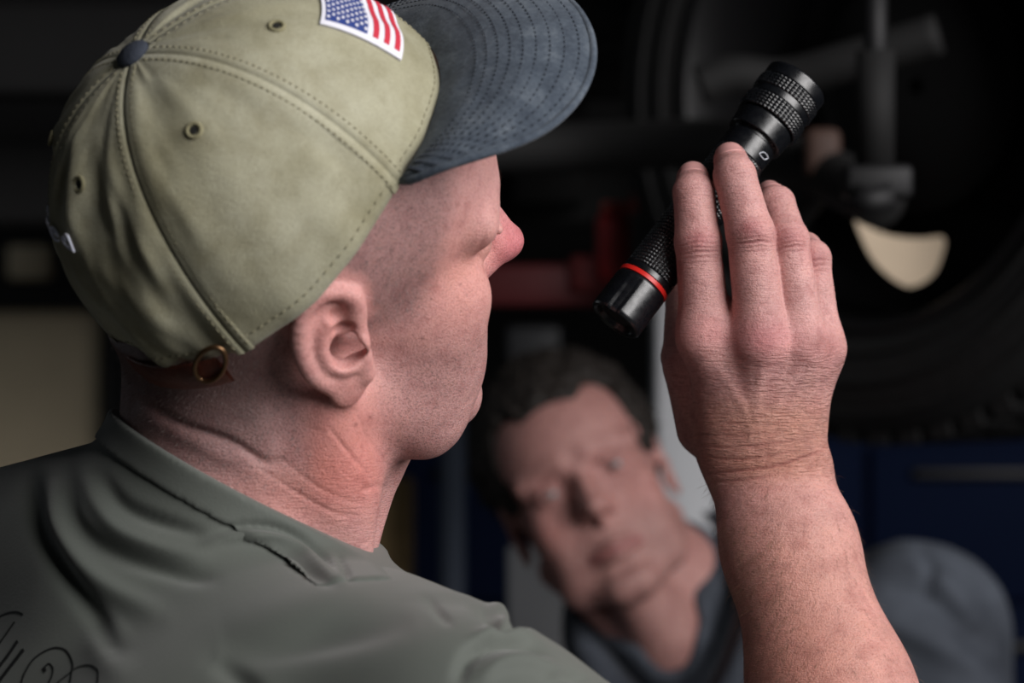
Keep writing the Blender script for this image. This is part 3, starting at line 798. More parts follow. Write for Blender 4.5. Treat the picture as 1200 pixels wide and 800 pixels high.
def navy_fabric():
    m = NT('faded_navy_cotton'); m.set(Roughness=.9); m.b.inputs['Specular IOR Level'].default_value = .2
    mp = m.coord(); a = m.noise(70, 6, .7, mp); c = m.noise(420, 3, .65, mp)
    r = m.ramp(a, 0, [(.32, srgb(58, 66, 77)), (.52, srgb(75, 84, 95)), (.75, srgb(100, 108, 117))])
    r2 = m.ramp(c, 0, [(.35, (.72, .74, .78, 1)), (.55, (1, 1, 1, 1)), (.78, (1.35, 1.33, 1.3, 1))])
    x = m.mix((r, 0), (r2, 0), .8, 'MULTIPLY'); m.l(x, 2, m.b, 'Base Color')
    b1 = m.bump(c, 0, .0006, .6); m.l(b1, 0, m.b, 'Normal'); m.b.inputs['Sheen Weight'].default_value = .1
    return m.m
OLIVE, NAVY = cap_fabric(), navy_fabric()
THREAD = simple('olive_thread', srgb(138, 133, 108), .8)
NTHREAD = simple('dark_navy_thread', srgb(48, 55, 66), .8)
SEWN = simple('sewn_seam_edge', srgb(104, 100, 74), .9)

cap = thing('baseball_cap', 'washed olive baseball cap with dark navy bill and flag patch, worn by the man', 'cap', capw((0, 0, 0)))
SEAMS = [0, 60, 120, 180, 240, 300]
def cap_disp(ph, t):
    """slack cloth: creases on the back panels, puckers beside the seams"""
    P = np.stack([np.cos(np.radians(ph)) * 3, np.sin(np.radians(ph)) * 3, t * 2.2], -1).reshape(-1, 3)
    d = .20 * vnoise(P, 1.0, 11) + .10 * vnoise(P, 2.6, 12)
    a = np.abs(((ph + 180) % 360) - 180).reshape(-1)
    back = np.clip((a - 105) / 30, 0, 1) * np.clip((.80 - t.reshape(-1)) / .3, 0, 1)
    Pb = np.stack([ph.reshape(-1) * .10 + 1.2 * t.reshape(-1), t.reshape(-1) * 4.2 - ph.reshape(-1) * .02, 0 * t.reshape(-1)], -1)
    d += back * (.36 * vnoise(Pb, 1.0, 13) + .20 * vnoise(Pb, 2.1, 14))
    return d.reshape(ph.shape)
def surf(ph, t):
    ph, t = np.broadcast_arrays(np.asarray(ph, float), np.asarray(t, float))
    e_ = np.abs((ph % 60 + 30) % 60 - 30) * np.maximum(np.cos(t * math.pi / 2), .06)
    return (cap_disp(np.atleast_1d(ph), np.atleast_1d(t)) * np.clip(np.atleast_1d(e_) / 7, 0, 1)).reshape(ph.shape)
NP, NT_ = 44, 60
for k in range(6):
    p0, p1 = SEAMS[k], SEAMS[k] + 60
    u = np.linspace(0, 1, NP); v = np.linspace(0, 1, NT_) ** .9 * .985
    U, T = np.meshgrid(u, v, indexing='ij'); PH = p0 + (p1 - p0) * U
    edge = np.minimum(U, 1 - U) * 60 * np.maximum(np.cos(T * math.pi / 2), .06)       # distance from the seam, degrees-ish
    off = cap_disp(PH, T) * np.clip(edge / 7, 0, 1) - .07 * gauss(edge, .9) + .02 * gauss(edge - 3.2, 1.6)
    off -= .10 * gauss(T, .03)
    g = crown(PH, T, off)
    inner = crown(PH[:, :1], T[:, :1] * 0 + .0, off[:, :1] - .16); inner2 = crown(PH[:, :1], np.full((NP, 1), .16), off[:, :1] - .30)
    g = np.concatenate([inner2, inner, g], 1); n = g.shape[1]
    F = np.array([(i * n + j, i * n + j + 1, (i + 1) * n + j + 1, (i + 1) * n + j) for i in range(NP - 1) for j in range(n - 1)])
    link('crown_panel', capw(g.reshape(-1, 3)), F, OLIVE, cap)
    # felled seam strip: slightly proud ridge beside the joint, with a row of stitches on either side
tt = np.linspace(.0, .97, 60)
for k, s in enumerate(SEAMS):
    wdeg = lambda w: w / np.maximum(9.0 * np.cos(tt * math.pi / 2) ** .8, .8) * 57.3
    rows = []
    for w, o in ((-.46, -.02), (-.38, .015), (.0, .022), (.04, -.05), (.08, .022), (.38, .015), (.46, -.02)):
        rows.append(crown(s + wdeg(w) * (1 if s != 0 else 1), tt, np.full(60, o)))
    g = np.stack(rows, 0); n = 60
    F = np.array([(i * n + j, (i + 1) * n + j, (i + 1) * n + j + 1, i * n + j + 1) for i in range(len(rows) - 1) for j in range(n - 1)])[:, ::-1]
    link('seam_tape', capw(g.reshape(-1, 3)), F, OLIVE, cap)
    mb = MB()
    for w in (-.36, .36):
        q = np.arange(.02, .95, .022)
        for a in q:
            tq = np.array([a, a + .012]); wd = w / np.maximum(9.0 * np.cos(tq * math.pi / 2) ** .8, .8) * 57.3
            mb.tube(capw(crown(s + wd, tq, np.full(2, .02))), .035, 5)
    o = mb.link('seam_stitching', THREAD, cap); o['kind'] = 'stuff'
# stitched hem along the rim
for w in (.04,):
    mb = MB()
    for a in np.arange(-180, 180, 2.6):
        pq = np.array([a, a + 1.5]); mb.tube(capw(crown(pq, np.full(2, w), .0 + surf(pq, np.full(2, w)))), .028, 4)
    o = mb.link('hem_stitching', THREAD, cap); o['kind'] = 'stuff'
# button on top
mb = MB(); Rb = RC.copy()
mb.lathe([(-.10, .15), (-.08, .74), (.05, .80), (.22, .72), (.36, .50), (.44, .22), (.46, .02)], capw(crown(0, 1.0) + np.array([0, 0, .0])), Rb, 28)
mb.link('button', simple('dark_navy_button', srgb(44, 50, 62), .85, bump=.0004, bscale=600), cap)
# eyelets
EY = simple('eyelet_thread', srgb(132, 127, 98), .85); HOLE = simple('eyelet_hole', srgb(20, 20, 16), .9)
for k, s in enumerate([30, 90, 150, 210, 270, 330]):
    a = (s + (4 if s == 30 else 0)); t0 = .60
    so = float(surf(a, t0)) + .03; c = crown(a, t0, so); du = crown(a + 1, t0, so) - c; dv = crown(a, t0 + .01, so) - c
    du /= np.linalg.norm(du); n = np.cross(du, dv); n /= np.linalg.norm(n); dv = np.cross(n, du)
    if n @ c < 0: n = -n
    th = np.linspace(0, 2 * math.pi, 22)
    ring = [capw(c + .30 * (math.cos(x) * du + math.sin(x) * dv) + .0 * n) for x in th]
    e = MB().tube(ring, .085, 8, cap=False).link('eyelet', EY, cap)
    mb = MB(); mb.add([capw(c + .03 * n)] + [capw(c + .17 * (math.cos(x) * du + math.sin(x) * dv) + .035 * n) for x in th[:-1]], [(0, i, i % 21 + 1) for i in range(1, 22)])
    mb.link('eyelet_hole', HOLE, e)
# bill
def bill_edge(s):
    th = s * math.pi / 2
    return np.stack([3.9 + 12.2 * np.abs(np.cos(th)) ** .61, -9.4 * np.sign(np.sin(th)) * np.abs(np.sin(th)) ** .9], -1)
def bill(s, r, off=0.0):
    b = crown(59 * s, np.zeros_like(s)); e = bill_edge(s); w = (np.abs(s) ** 14)[..., None]
    e = e * (1 - w) + b[..., :2] * w
    xy = b[..., :2] * (1 - r)[..., None] + e * r[..., None]; yb = b[..., 1]
    zc = 1.6 - .026 * xy[..., 1] ** 2
    z = zc + (b[..., 2] - (1.6 - .026 * yb ** 2)) * (1 - r) - .427 * (xy[..., 0] - 9) * r * (1 - w[..., 0]) + .25 * np.sin(r * math.pi)
    z = z * (1 - w[..., 0]) + b[..., 2] * w[..., 0]
    return np.stack([xy[..., 0], xy[..., 1], z + off], -1)
ns, nr = 81, 30
S, Rr = np.meshgrid(np.linspace(-1, 1, ns), np.linspace(0, 1, nr), indexing='ij')
top = bill(S, Rr, .14); bot = bill(S, Rr, -.14)
P3 = np.stack([S * 9, Rr * 7, 0 * S], -1).reshape(-1, 3)
top[..., 2] += (.05 * vnoise(P3, .8, 21) + .02 * vnoise(P3, 2.2, 22)).reshape(S.shape)
mb = MB()
vt = top.reshape(-1, 3); vb = bot.reshape(-1, 3); n = ns * nr
Fl = [(i * nr + j, (i + 1) * nr + j, (i + 1) * nr + j + 1, i * nr + j + 1) for i in range(ns - 1) for j in range(nr - 1)]
mb.add(capw(np.concatenate([vt, vb])), [f[::-1] for f in Fl] + [tuple(n + x for x in f) for f in Fl])
billo = mb.link('bill', NAVY, cap)
edge = [capw(x) for x in bill(np.linspace(-1, 1, 90), np.ones(90))]
MB().tube(edge, .19, 8).link('bill_piping', NAVY, cap)
mb = MB()
for r in (.30, .38, .46, .54, .62, .70, .78, .86, .94):
    ss = np.linspace(-.96, .96, 150)
    pts = bill(ss, np.full(150, r), .17)
    for i in range(0, 149, 2): mb.tube(capw(pts[i:i + 2]), .028, 4)
o = mb.link('bill_stitching', NTHREAD, cap); o['kind'] = 'stuff'
# flag patch sewn on the front
WHITE = simple('patch_white_thread', srgb(226, 226, 236), .8, bump=.0003, bscale=1500)
RED = simple('patch_red_thread', srgb(196, 44, 66), .8, bump=.0003, bscale=1500)
BLUE = simple('patch_blue_thread', srgb(34, 58, 130), .8, bump=.0003, bscale=1500)
FPH, FT0, FT1 = 29.0, .19, .475
def flagpt(a, b, off):                           # a 0..1 across from the wearer's right, b 0..1 downwards
    a, b = np.broadcast_arrays(np.asarray(a, float), np.asarray(b, float))
    return crown(FPH - 2 * FPH * a, FT1 + (FT0 - FT1) * b, off + surf(FPH - 2 * FPH * a, FT1 + (FT0 - FT1) * b) - .12)
def flagquad(name, a0, a1, b0, b1, off, mat, parent, na=16, nb=4):
    A, Bq = np.meshgrid(np.linspace(a0, a1, na), np.linspace(b0, b1, nb), indexing='ij')
    P = flagpt(A, Bq, off).reshape(-1, 3); Pb = flagpt(A, Bq, off - .1).reshape(-1, 3); n = na * nb
    F = [(i * nb + j, i * nb + j + 1, (i + 1) * nb + j + 1, (i + 1) * nb + j) for i in range(na - 1) for j in range(nb - 1)]
    bd = [i * nb for i in range(na)] + [(na - 1) * nb + j for j in range(1, nb)] + [i * nb + nb - 1 for i in range(na - 2, -1, -1)] + [j for j in range(nb - 2, 0, -1)]
    F += [(bd[i], bd[(i + 1) % len(bd)], n + bd[(i + 1) % len(bd)], n + bd[i]) for i in range(len(bd))]
    return link(name, capw(np.concatenate([P, Pb])), F, mat, parent, smooth=False)
patch = flagquad('flag_patch', 0, 1, 0, 1, .24, WHITE, cap, 28, 14)
patch['label'] = 'embroidered flag patch with stars and red stripes'
m0, m1 = .045, .955; h13 = (m1 - m0) / 13
for i in range(13):
    if i % 2 == 0:
        flagquad('red_stripe', m0 if i >= 7 else .42, m1, m0 + i * h13, m0 + (i + 1) * h13, .265, RED, patch, 22, 2)
flagquad('blue_canton', m0, .42, m0, m0 + 7 * h13, .265, BLUE, patch, 12, 8)
mb = MB()
for r in range(9):
    for c in range(6 if r % 2 == 0 else 5):
        ca = m0 + (.42 - m0) * ((c + .5 + (0 if r % 2 == 0 else .5)) / 6); cb = m0 + 7 * h13 * (r + .5) / 9
        if ca > .41: continue
        pts = []
        for q in range(10):
            rad = 1.0 if q % 2 == 0 else .5; an = math.pi / 2 + q * math.pi / 5
            pts.append(capw(flagpt(ca + .021 * rad * math.cos(an), cb - .026 * rad * math.sin(an), .30)))
        mb.add(pts, [tuple(range(10))])
o = mb.link('star', WHITE, patch, smooth=False); o['kind'] = 'stuff'
# strap and slide at the back
LEATHER = simple('brown_leather', srgb(104, 56, 44), .45, var=.25, vscale=60, bump=.0006, bscale=300)
BRASS = simple('aged_brass', srgb(120, 92, 66), .35, .9)
ph = np.linspace(129, 231, 50)
rows = []
for o_, zz in ((.02, -.25), (.14, -.1), (.16, .5), (.10, 1.15), (-.02, 1.25), (-.10, .5), (.02, -.25)):
    c_, s_ = np.cos(np.radians(ph)), np.sin(np.radians(ph))
    rows.append(np.stack([(CAP_A * .915 + o_) * c_, -(CAP_B * .99 + o_) * s_, np.full(50, -2.35) + zz], -1))
g = np.stack(rows, 0); F = np.array([(i * 50 + j, i * 50 + j + 1, (i + 1) * 50 + j + 1, (i + 1) * 50 + j) for i in range(6) for j in range(49)])
link('leather_strap', capw(g.reshape(-1, 3)), F, LEATHER, cap)
def strappt(a, z, o): return np.array([(CAP_A * .915 + o) * math.cos(math.radians(a)), -(CAP_B * .99 + o) * math.sin(math.radians(a)), -2.35 + z])
ring = [capw(strappt(130.5 + 6.2 * math.cos(x) - 2.0 * math.sin(x), 1.15 + .80 * math.sin(x) - .25 * math.cos(x), .30)) for x in np.linspace(0, 2 * math.pi, 40)]
MB().tube(ring, .12, 8, cap=False).link('brass_slide', BRASS, cap)

# embroidered lettering above the strap
def textmesh(body, size):
    cu = bpy.data.curves.new('lettering', 'FONT'); cu.body = body; cu.size = size; cu.align_x = 'CENTER'; cu.extrude = .04; cu.resolution_u = 3
    ob = bpy.data.objects.new('lettering', cu); COL.objects.link(ob)
    dg = bpy.context.evaluated_depsgraph_get(); me = ob.evaluated_get(dg).to_mesh()
    v = np.array([x.co[:] for x in me.vertices]); f = [tuple(p.vertices) for p in me.polygons]
    ob.evaluated_get(dg).to_mesh_clear(); bpy.data.objects.remove(ob); bpy.data.curves.remove(cu)
    return v, f
tv, tf = textmesh('Retired', 1.05)
LET = simple('pale_lilac_thread', srgb(236, 238, 255), .8)
gp = [(a_, b_) for a_ in np.arange(130, 185, 1.) for b_ in np.arange(.02, .6, .01)]
guv = UV(capw(crown(np.array([g_[0] for g_ in gp]), np.array([g_[1] for g_ in gp]))))
pe, te = gp[int(np.argmin(np.hypot(guv[:, 0] - 96, guv[:, 1] - 292)))]
wid = tv[:, 0].max(); sc_ = (180 - pe) / wid
php = 180 - tv[:, 0] * sc_; tp = te + .04 * np.cos(tv[:, 0] / wid * 1.4) - .01 + tv[:, 1] * .072
link('lettering', capw(crown(php, tp, .13 + tv[:, 2] + surf(php, tp))), tf, LET, cap, smooth=False)['label'] = 'pale embroidered lettering across the back'
# ---------------------------------------------------------------- the flashlight
def anodised():
    m = NT('black_anodised_aluminium'); m.set(Roughness=.38, Metallic=.0); m.b.inputs['Base Color'].default_value = srgb(12, 14, 18)
    m.b.inputs['Specular IOR Level'].default_value = .7
    nz = m.noise(300, 3); r = m.ramp(nz, 0, [(.35, (.24,) * 3 + (1,)), (.7, (.36,) * 3 + (1,))]); m.l(r, 0, m.b, 'Roughness')
    return m.m
BLK = anodised()
REDRING = simple('red_anodised_ring', srgb(214, 40, 34), .35)
RUBBER = simple('black_rubber', srgb(16, 16, 17), .6)
FT_, FH_ = PX(720, 376, 14.2), PX(930, 103, 18.6)
FL = np.linalg.norm(FH_ - FT_); FR = frame(FH_ - FT_, (0, 1, 0)); KP = FL / 345.0      # cm per traced pixel along the axis
torch = thing('flashlight', 'black knurled metal flashlight with a red ring, gripped by the raised hand', 'flashlight', FT_)
def lathe_part(name, prof, mat, n=64, rfun=None, parent=None, hard=True):
    if hard:
        q = [prof[0]]
        for (t0, r0), (t1, r1) in zip(prof[:-1], prof[1:]):
            q += [(t0 + (t1 - t0) * f, r0 + (r1 - r0) * f) for f in (.06, .94)] + [(t1, r1)]
        prof = q
    a = np.linspace(0, 2 * math.pi, n, endpoint=False); V = []
    for i, (t, r) in enumerate(prof):
        rr = np.full(n, r) if rfun is None else rfun(a, t, r)
        tt = np.full(n, t) if np.isscalar(t) else t
        V.append(FT_ + tt[:, None] * FR[:, 2] + rr[:, None] * (np.cos(a)[:, None] * FR[:, 0] + np.sin(a)[:, None] * FR[:, 1]))
    m = len(prof); V = np.concatenate(V)
    F = [(i * n + j, i * n + (j + 1) % n, (i + 1) * n + (j + 1) % n, (i + 1) * n + j) for i in range(m - 1) for j in range(n)]
    return link(name, V, F, mat, parent or torch)
def knurl(name, t0, t1, r, teeth, rows, depth=.05):
    n = teeth * 4; prof = []
    pitch = (t1 - t0) / rows
    for i in range(rows):
        for q in (0.02, .18, .62, .80): prof.append((t0 + (i + q) * pitch, (r - depth) if q in (.02, .80) else r))
    prof = [(t0, r - depth - .06)] + prof + [(t1, r - depth), (t1, r - depth - .06)]
    def rf(a, t, rr):
        ph = (a * teeth / (2 * math.pi)) % 1
        return np.where((ph > .12) & (ph < .68), rr, np.minimum(rr, r - depth))
    return lathe_part(name, prof, BLK, n, rf, hard=False)
p = KP
tail = lathe_part('tail_cap', [(.35, .3), (.34, 1.02), (.10, 1.10), (0, 1.22), (.02, 1.34), (.12, 1.40), (48 * p, 1.40), (50 * p, 1.36), (51 * p, 1.2)], BLK, 96,
    lambda a, t, r: r - np.where((np.abs(((a - 4.35 + math.pi) % (2 * math.pi)) - math.pi) < .17) & (t < 1.7) & (r > 1.3), .16, 0) - np.where((np.abs(((a - 2.2 + math.pi) % (2 * math.pi)) - math.pi) < .17) & (t < 1.7) & (r > 1.3), .16, 0))
MB().lathe([(.30, .02), (.26, .6), (.34, .85), (.5, .9)], FT_, FR, 40, caps=False).link('tail_switch', RUBBER, torch)
lathe_part('red_ring', [(50.5 * p, 1.2), (51 * p, 1.39), (56 * p, 1.39), (56.5 * p, 1.2)], REDRING, 72)
lathe_part('body_collar', [(56 * p, 1.25), (57 * p, 1.36), (63 * p, 1.36), (65 * p, 1.26)], BLK, 72)
knurl('knurled_body', 65 * p, 238 * p, 1.34, 46, 40, .09)
lathe_part('neck', [(236 * p, 1.0), (237 * p, 1.30), (262 * p, 1.32), (263 * p, 1.26), (266 * p, 1.26), (267 * p, 1.50), (288 * p, 1.58), (290 * p, 1.52), (291 * p, 1.2)], BLK, 80)
knurl('focus_ring', 291 * p, 311 * p, 1.74, 46, 5, .10)
lathe_part('head_band', [(311 * p, 1.3), (311.5 * p, 1.66), (320 * p, 1.66), (320.5 * p, 1.3)], BLK, 72)
knurl('focus_ring', 320.5 * p, 336 * p, 1.75, 46, 4, .10)
lathe_part('bezel', [(336 * p, 1.3), (336.5 * p, 1.68), (350 * p, 1.70), (352 * p, 1.62), (352 * p, 1.40), (347 * p, 1.34), (330 * p, 1.3)], BLK, 80)
LENS = NT('lens_glass'); LENS.set(Roughness=.03); LENS.b.inputs['Transmission Weight'].default_value = .95; LENS.b.inputs['Base Color'].default_value = (.95, .97, 1, 1)
MB().lathe([(344 * p, .01), (344 * p, 1.0), (344 * p, 1.36), (346 * p, 1.36), (348.5 * p, .9), (349.5 * p, .4), (349.7 * p, .01)], FT_, FR, 48, caps=False).link('lens', LENS.m, torch)
# the small printed outline mark on the neck
MARK = simple('printed_mark', srgb(190, 196, 205), .5)
cdir = (PX(878, 186, 15) - (FT_ + FR[:, 2] * 0)); tpos = cdir @ FR[:, 2]
def onneck(ang, t): return FT_ + t * FR[:, 2] + 1.325 * (math.cos(ang) * FR[:, 0] + math.sin(ang) * FR[:, 1])
best = min(np.linspace(0, 2 * math.pi, 360), key=lambda a_: np.linalg.norm(UV(onneck(a_, 250 * p)[None])[0] - np.array([889, 187])) + 4 * (onneck(a_, 250 * p)[1] > 17))
pts = []
for x in np.linspace(0, 2 * math.pi, 33):
    cx, sx = math.cos(x), math.sin(x)
    pts.append(onneck(best + (.20 * np.sign(cx) * abs(cx) ** .5 + .12 * sx), (250 + 3.4 * np.sign(sx) * abs(sx) ** .7) * p))
MB().tube(pts, .028, 6, cap=False).link('printed_mark', MARK, torch)
# ---------------------------------------------------------------- the man's shirt
NKN = np.array([.47, -.02, .88]); NKN /= np.linalg.norm(NKN); NKP = PX(300, 592, -3.0)
def shirt_base(p):
    d = smin(trunk_sdf(p), neck_sdf(p) - .05, 1.6)
    d = smin(d, uparm_sdf(p) - .3, 2.5)
    d = smin(d, cone(p, PX(392, 712, 2), PX(520, 782, -5), 2.2, 2.6), 2.0)
    return d - .30
SCUT = SHO_R + (ELB - SHO_R) * .62; SDIR = (ELB - SHO_R) / np.linalg.norm(ELB - SHO_R)
def hole(p): return np.maximum(-((p - NKP.astype(np.float32)) @ NKN.astype(np.float32)), neck_sdf(p) - 2.6)
def shirt_sdf(p):
    d = shirt_base(p)
    d = ssub(d, hole(p), .12)
    return np.maximum(d, (p - SCUT.astype(np.float32)) @ SDIR.astype(np.float32))
def shirt_mat():
    m = NT('grey_green_jersey'); m.set(Roughness=.72); m.b.inputs['Specular IOR Level'].default_value = .3
    mp = m.coord(); a = m.noise(9, 4, .5, mp); c = m.noise(900, 2, .5, mp)
    r = m.ramp(a, 0, [(.3, srgb(78, 83, 78)), (.7, srgb(90, 94, 88))]); m.l(r, 0, m.b, 'Base Color')
    b1 = m.bump(c, 0, .0002, .5); m.l(b1, 0, m.b, 'Normal'); m.b.inputs['Sheen Weight'].default_value = .25; m.b.inputs['Sheen Roughness'].default_value = .5
    return m.m
JERSEY = shirt_mat()
FOLDS = [  # traced fold lines: path, half width px, depth cm
 ([(36, 555), (41, 590), (50, 625), (75, 669), (112, 721), (135, 765)], 11, -.55),
 ([(62, 560), (66, 610), (90, 655), (130, 690), (190, 720)], 14, .45),
 ([(80, 558), (83, 601), (105, 631), (150, 654), (210, 672), (250, 678)], 10, -.50),
 ([(100, 556), (112, 590), (140, 622), (190, 642), (240, 652)], 9, .30),
 ([(118, 556), (142, 590), (180, 609), (240, 627)], 8, -.45),
 ([(238, 640), (260, 632), (290, 628), (325, 632), (360, 650), (400, 688)], 6, .38),
 ([(247, 627), (277, 617), (319, 618), (356, 634), (395, 668), (402, 682)], 4.5, -.32),
 ([(330, 650), (365, 672), (390, 692)], 6, -.22),
 ([(396, 650), (404, 668), (408, 688)], 3.5, -.25), ([(388, 652), (398, 672), (402, 690)], 4, .18),
 ([(262, 735), (337, 716), (412, 697), (470, 695), (530, 706)], 26, .24),
 ([(255, 765), (319, 761), (375, 751), (431, 740), (485, 724)], 20, -.36),
 ([(280, 795), (350, 785), (430, 768), (510, 745), (580, 728)], 26, .12),
 ([(250, 775), (285, 800), (310, 830)], 12, -.35),
 ([(500, 700), (512, 716), (528, 735)], 4, -.3),
 ([(560, 716), (580, 726), (585, 735), (600, 733), (618, 728)], 6, -.75), ([(555, 748), (590, 741), (625, 745)], 7, .45), ([(570, 712), (595, 716), (615, 722)], 7, .5),
 ([(536, 802), (543, 780), (556, 762), (585, 751), (615, 755), (640, 768)], 6.5, -.7),
 ([(560, 800), (585, 778), (620, 775), (660, 790)], 9, .4), ([(640, 800), (665, 792), (690, 797)], 5, -.4),
 ([(150, 800), (120, 760), (150, 730)], 20, .2)]
def fold(V, N, amp=1.0):
    uvv = UV(V); D = np.zeros(len(V))
    for path, w, A in FOLDS:
        d, tt, _ = seg_dist(uvv, catmull(path, 5), 60)
        D += amp * A * gauss(d, w) * np.sin(np.clip(tt * .96 + .02, 0, 1) * math.pi) ** .7 * (N[:, 1] < .35)
    return D
SV, SF = grow(shirt_sdf, (-42, -24, -46), (22, 40, -2), .17)
SV = relax(SV, SF, 2, .5); SN = normals(SV, SF)
SV = SV + SN * fold(SV, SN)[:, None]
SV = relax(SV, SF, 2, .5)
shirt = link('t_shirt', SV, SF, JERSEY, person1)
shirt['label'] = 'grey-green jersey t-shirt'
def collar_sdf(p):
    d = shirt_base(p) - .17; h = (p - NKP.astype(np.float32)) @ NKN.astype(np.float32)
    d = ssub(d, -(h - .05), .10)
    d = np.maximum(d, neck_sdf(p) - 5.5)
    return np.maximum(d, -(h + 1.45))
CV, CF = grow(collar_sdf, (-24, -12, -16), (2, 16, 2), .12)
ok = ((CV - NKP) @ NKN > -1.40)
CV = relax(CV, CF, 2, .5); CN = normals(CV, CF); CV = CV + CN * fold(CV, CN, 1.0)[:, None]; CV = relax(CV, CF, 3, .5)
link('collar', CV, CF, JERSEY, shirt)

# stitched line below the collar, and the script print on the back
from mathutils.bvhtree import BVHTree
BV_S = BVHTree.FromPolygons([tuple(x) for x in SV], [tuple(int(i) for i in f) for f in SF])
EYEP = Vector((0, -DCAM, 0))
def onshirt(u, v, off=.0):
    d = Vector(PX(u, v, 0)) - EYEP; d.normalize()
    loc, nor, _, _ = BV_S.ray_cast(EYEP, d)
    if loc is None: return None
    n_ = np.array(nor); n_ = n_ if n_ @ np.array(d) < 0 else -n_
    return np.array(loc) + n_ * off, n_
INK = simple('black_print', srgb(12, 13, 13), .7)
PRN = MB()
for path, w in (([(-30, 735), (0, 722), (10, 718), (20, 717), (27, 720)], .05), ([(17, 729), (8, 742), (0, 753), (-12, 770)], .055), ([(20, 752), (10, 767), (0, 780), (-15, 800)], .11), ([(27, 762), (13, 780), (0, 797), (-10, 812)], .12),
                ([(15, 830), (25, 800), (30, 787), (40, 772), (55, 762), (67, 759), (78, 763), (85, 777), (84, 788), (82, 800), (76, 822)], .05), ([(52, 786), (54, 780), (58, 778), (62, 783), (61, 792), (57, 800), (48, 818)], .045), ([(51, 783), (53, 786)], .09),
                ([(55, 812), (70, 798), (80, 790), (87, 784), (97, 780), (107, 780), (114, 785), (115, 792), (114, 800), (108, 822)], .045)):
    q = [onshirt(u, v, .02) for u, v in catmull(path, 6)]; q = [x for x in q if x is not None]
    for (a, na_), (b, nb_) in zip(q[:-1], q[1:]):
        if np.linalg.norm(a - b) > 1.5: continue
        t_ = b - a; s1 = np.cross(t_, na_); s1 = s1 / (np.linalg.norm(s1) + 1e-9) * w; e_ = t_ / (np.linalg.norm(t_) + 1e-9) * w * .5
        P4 = [a - e_ - s1, a - e_ + s1, b + e_ + s1, b + e_ - s1]
        PRN.add(P4 + [x - na_ * .04 for x in P4], [(0, 3, 2, 1), (0, 1, 5, 4), (1, 2, 6, 5), (2, 3, 7, 6), (3, 0, 4, 7)])
PRN.link('script_print', INK, shirt, smooth=False)['label'] = 'black flourished script printed on the back'
# ---------------------------------------------------------------- the second man, farther back
D2 = 134.0
person2 = thing('person', 'bare-headed man in dark navy shirt looking up behind the raised forearm', 'person', PX(860, 900, D2) * np.array([1, 1, 0]) + np.array([0, 0, -ZC]))
def neck2(p):
    d = cone(p, toworld((-1.5, 0, -2), OH2, RH2), PX(790, 700, D2 + 3), 5.4, 5.9)
    d = smin(d, cone(p, PX(790, 700, D2 + 3), PX(810, 800, D2 + 3), 5.9, 6.6), 1.5)
    d = smin(d, cone(p, toworld((.5, 5.6, -4.5), OH2, RH2), PX(800, 775, D2 - 3.5), 1.3, 1.0), 1.4)
    d = smin(d, cone(p, toworld((.5, -5.6, -4.5), OH2, RH2), PX(768, 785, D2 - 3.5), 1.3, 1.0), 1.4)
    return smin(d, cone(p, toworld((5.2, 0, -8.2), OH2, RH2), PX(775, 740, D2 - 3.5), 2.4, 3.2), 2.2)
S2L, S2R = PX(1078, 738, D2 + 3), PX(610, 870, D2 + 4)
def trunk2(p):
    d = ell(p, PX(860, 1080, D2 + 4), (19, 12, 22))
    d = smin(d, cone(p, PX(895, 770, D2 + 6), S2L, 6.5, 7.3), 4)
    d = smin(d, cone(p, PX(780, 850, D2 + 5), S2R, 6.0, 6.8), 4)
    d = smin(d, cone(p, S2L, PX(1150, 1060, D2 - 6), 7.3, 5.6), 2)
    return smin(d, cone(p, S2R, PX(560, 1180, D2 - 4), 6.8, 5.4), 2)
W1, G1 = grow(lambda p: smin(head_sdf(tolocal(p, OH2, RH2), 1), neck2(p), 1.2), (-10, 116, -38), (24, 152, 4), .14)
W2, G2 = grow(lambda p: trunk2(p) + .6, (-32, 110, -90), (60, 165, -24), .8)
QW = tolocal(W1, OH2, RH2); xw, yw, zw = QW[:, 0], np.abs(QW[:, 1]), QW[:, 2]
T4 = np.tile(np.array(srgb(176, 130, 124)[:3]), (len(W1), 1))
def addt(w, col):
    global T4
    w = np.clip(w, 0, 1)[:, None]; T4 = T4 * (1 - w) + np.array(srgb(*col)[:3]) * w
addt(.9 * np.clip(1 - np.abs(zw + 6.05) / .8, 0, 1) * np.clip((xw - 7.8) / .4, 0, 1) * (yw < 2.6), (140, 58, 64))
addt(.35 * np.clip((-3 - zw) / 2, 0, 1) * np.clip((xw - 1) / 2, 0, 1), (150, 116, 110))
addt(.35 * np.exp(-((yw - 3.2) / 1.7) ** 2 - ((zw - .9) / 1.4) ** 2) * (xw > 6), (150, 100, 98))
addt(.35 * np.exp(-((yw - 4.2) / 1.6) ** 2 - ((zw + 2) / 1.8) ** 2) * (xw > 4), (190, 122, 114))
T5 = np.tile(np.array(srgb(176, 130, 124)[:3]), (len(W2), 1))
body2 = link('body', np.concatenate([W1, W2]), np.concatenate([G1, G2 + len(W1)]), SKIN, person2, colors={
    'tint': np.concatenate([T4, T5]), 'stubble': np.concatenate([.25 * np.clip((-3.5 - zw) / 2, 0, 1) * np.clip((xw - 2) / 2, 0, 1), np.zeros(len(W2))]),
    'lines': np.zeros(len(W1) + len(W2))})
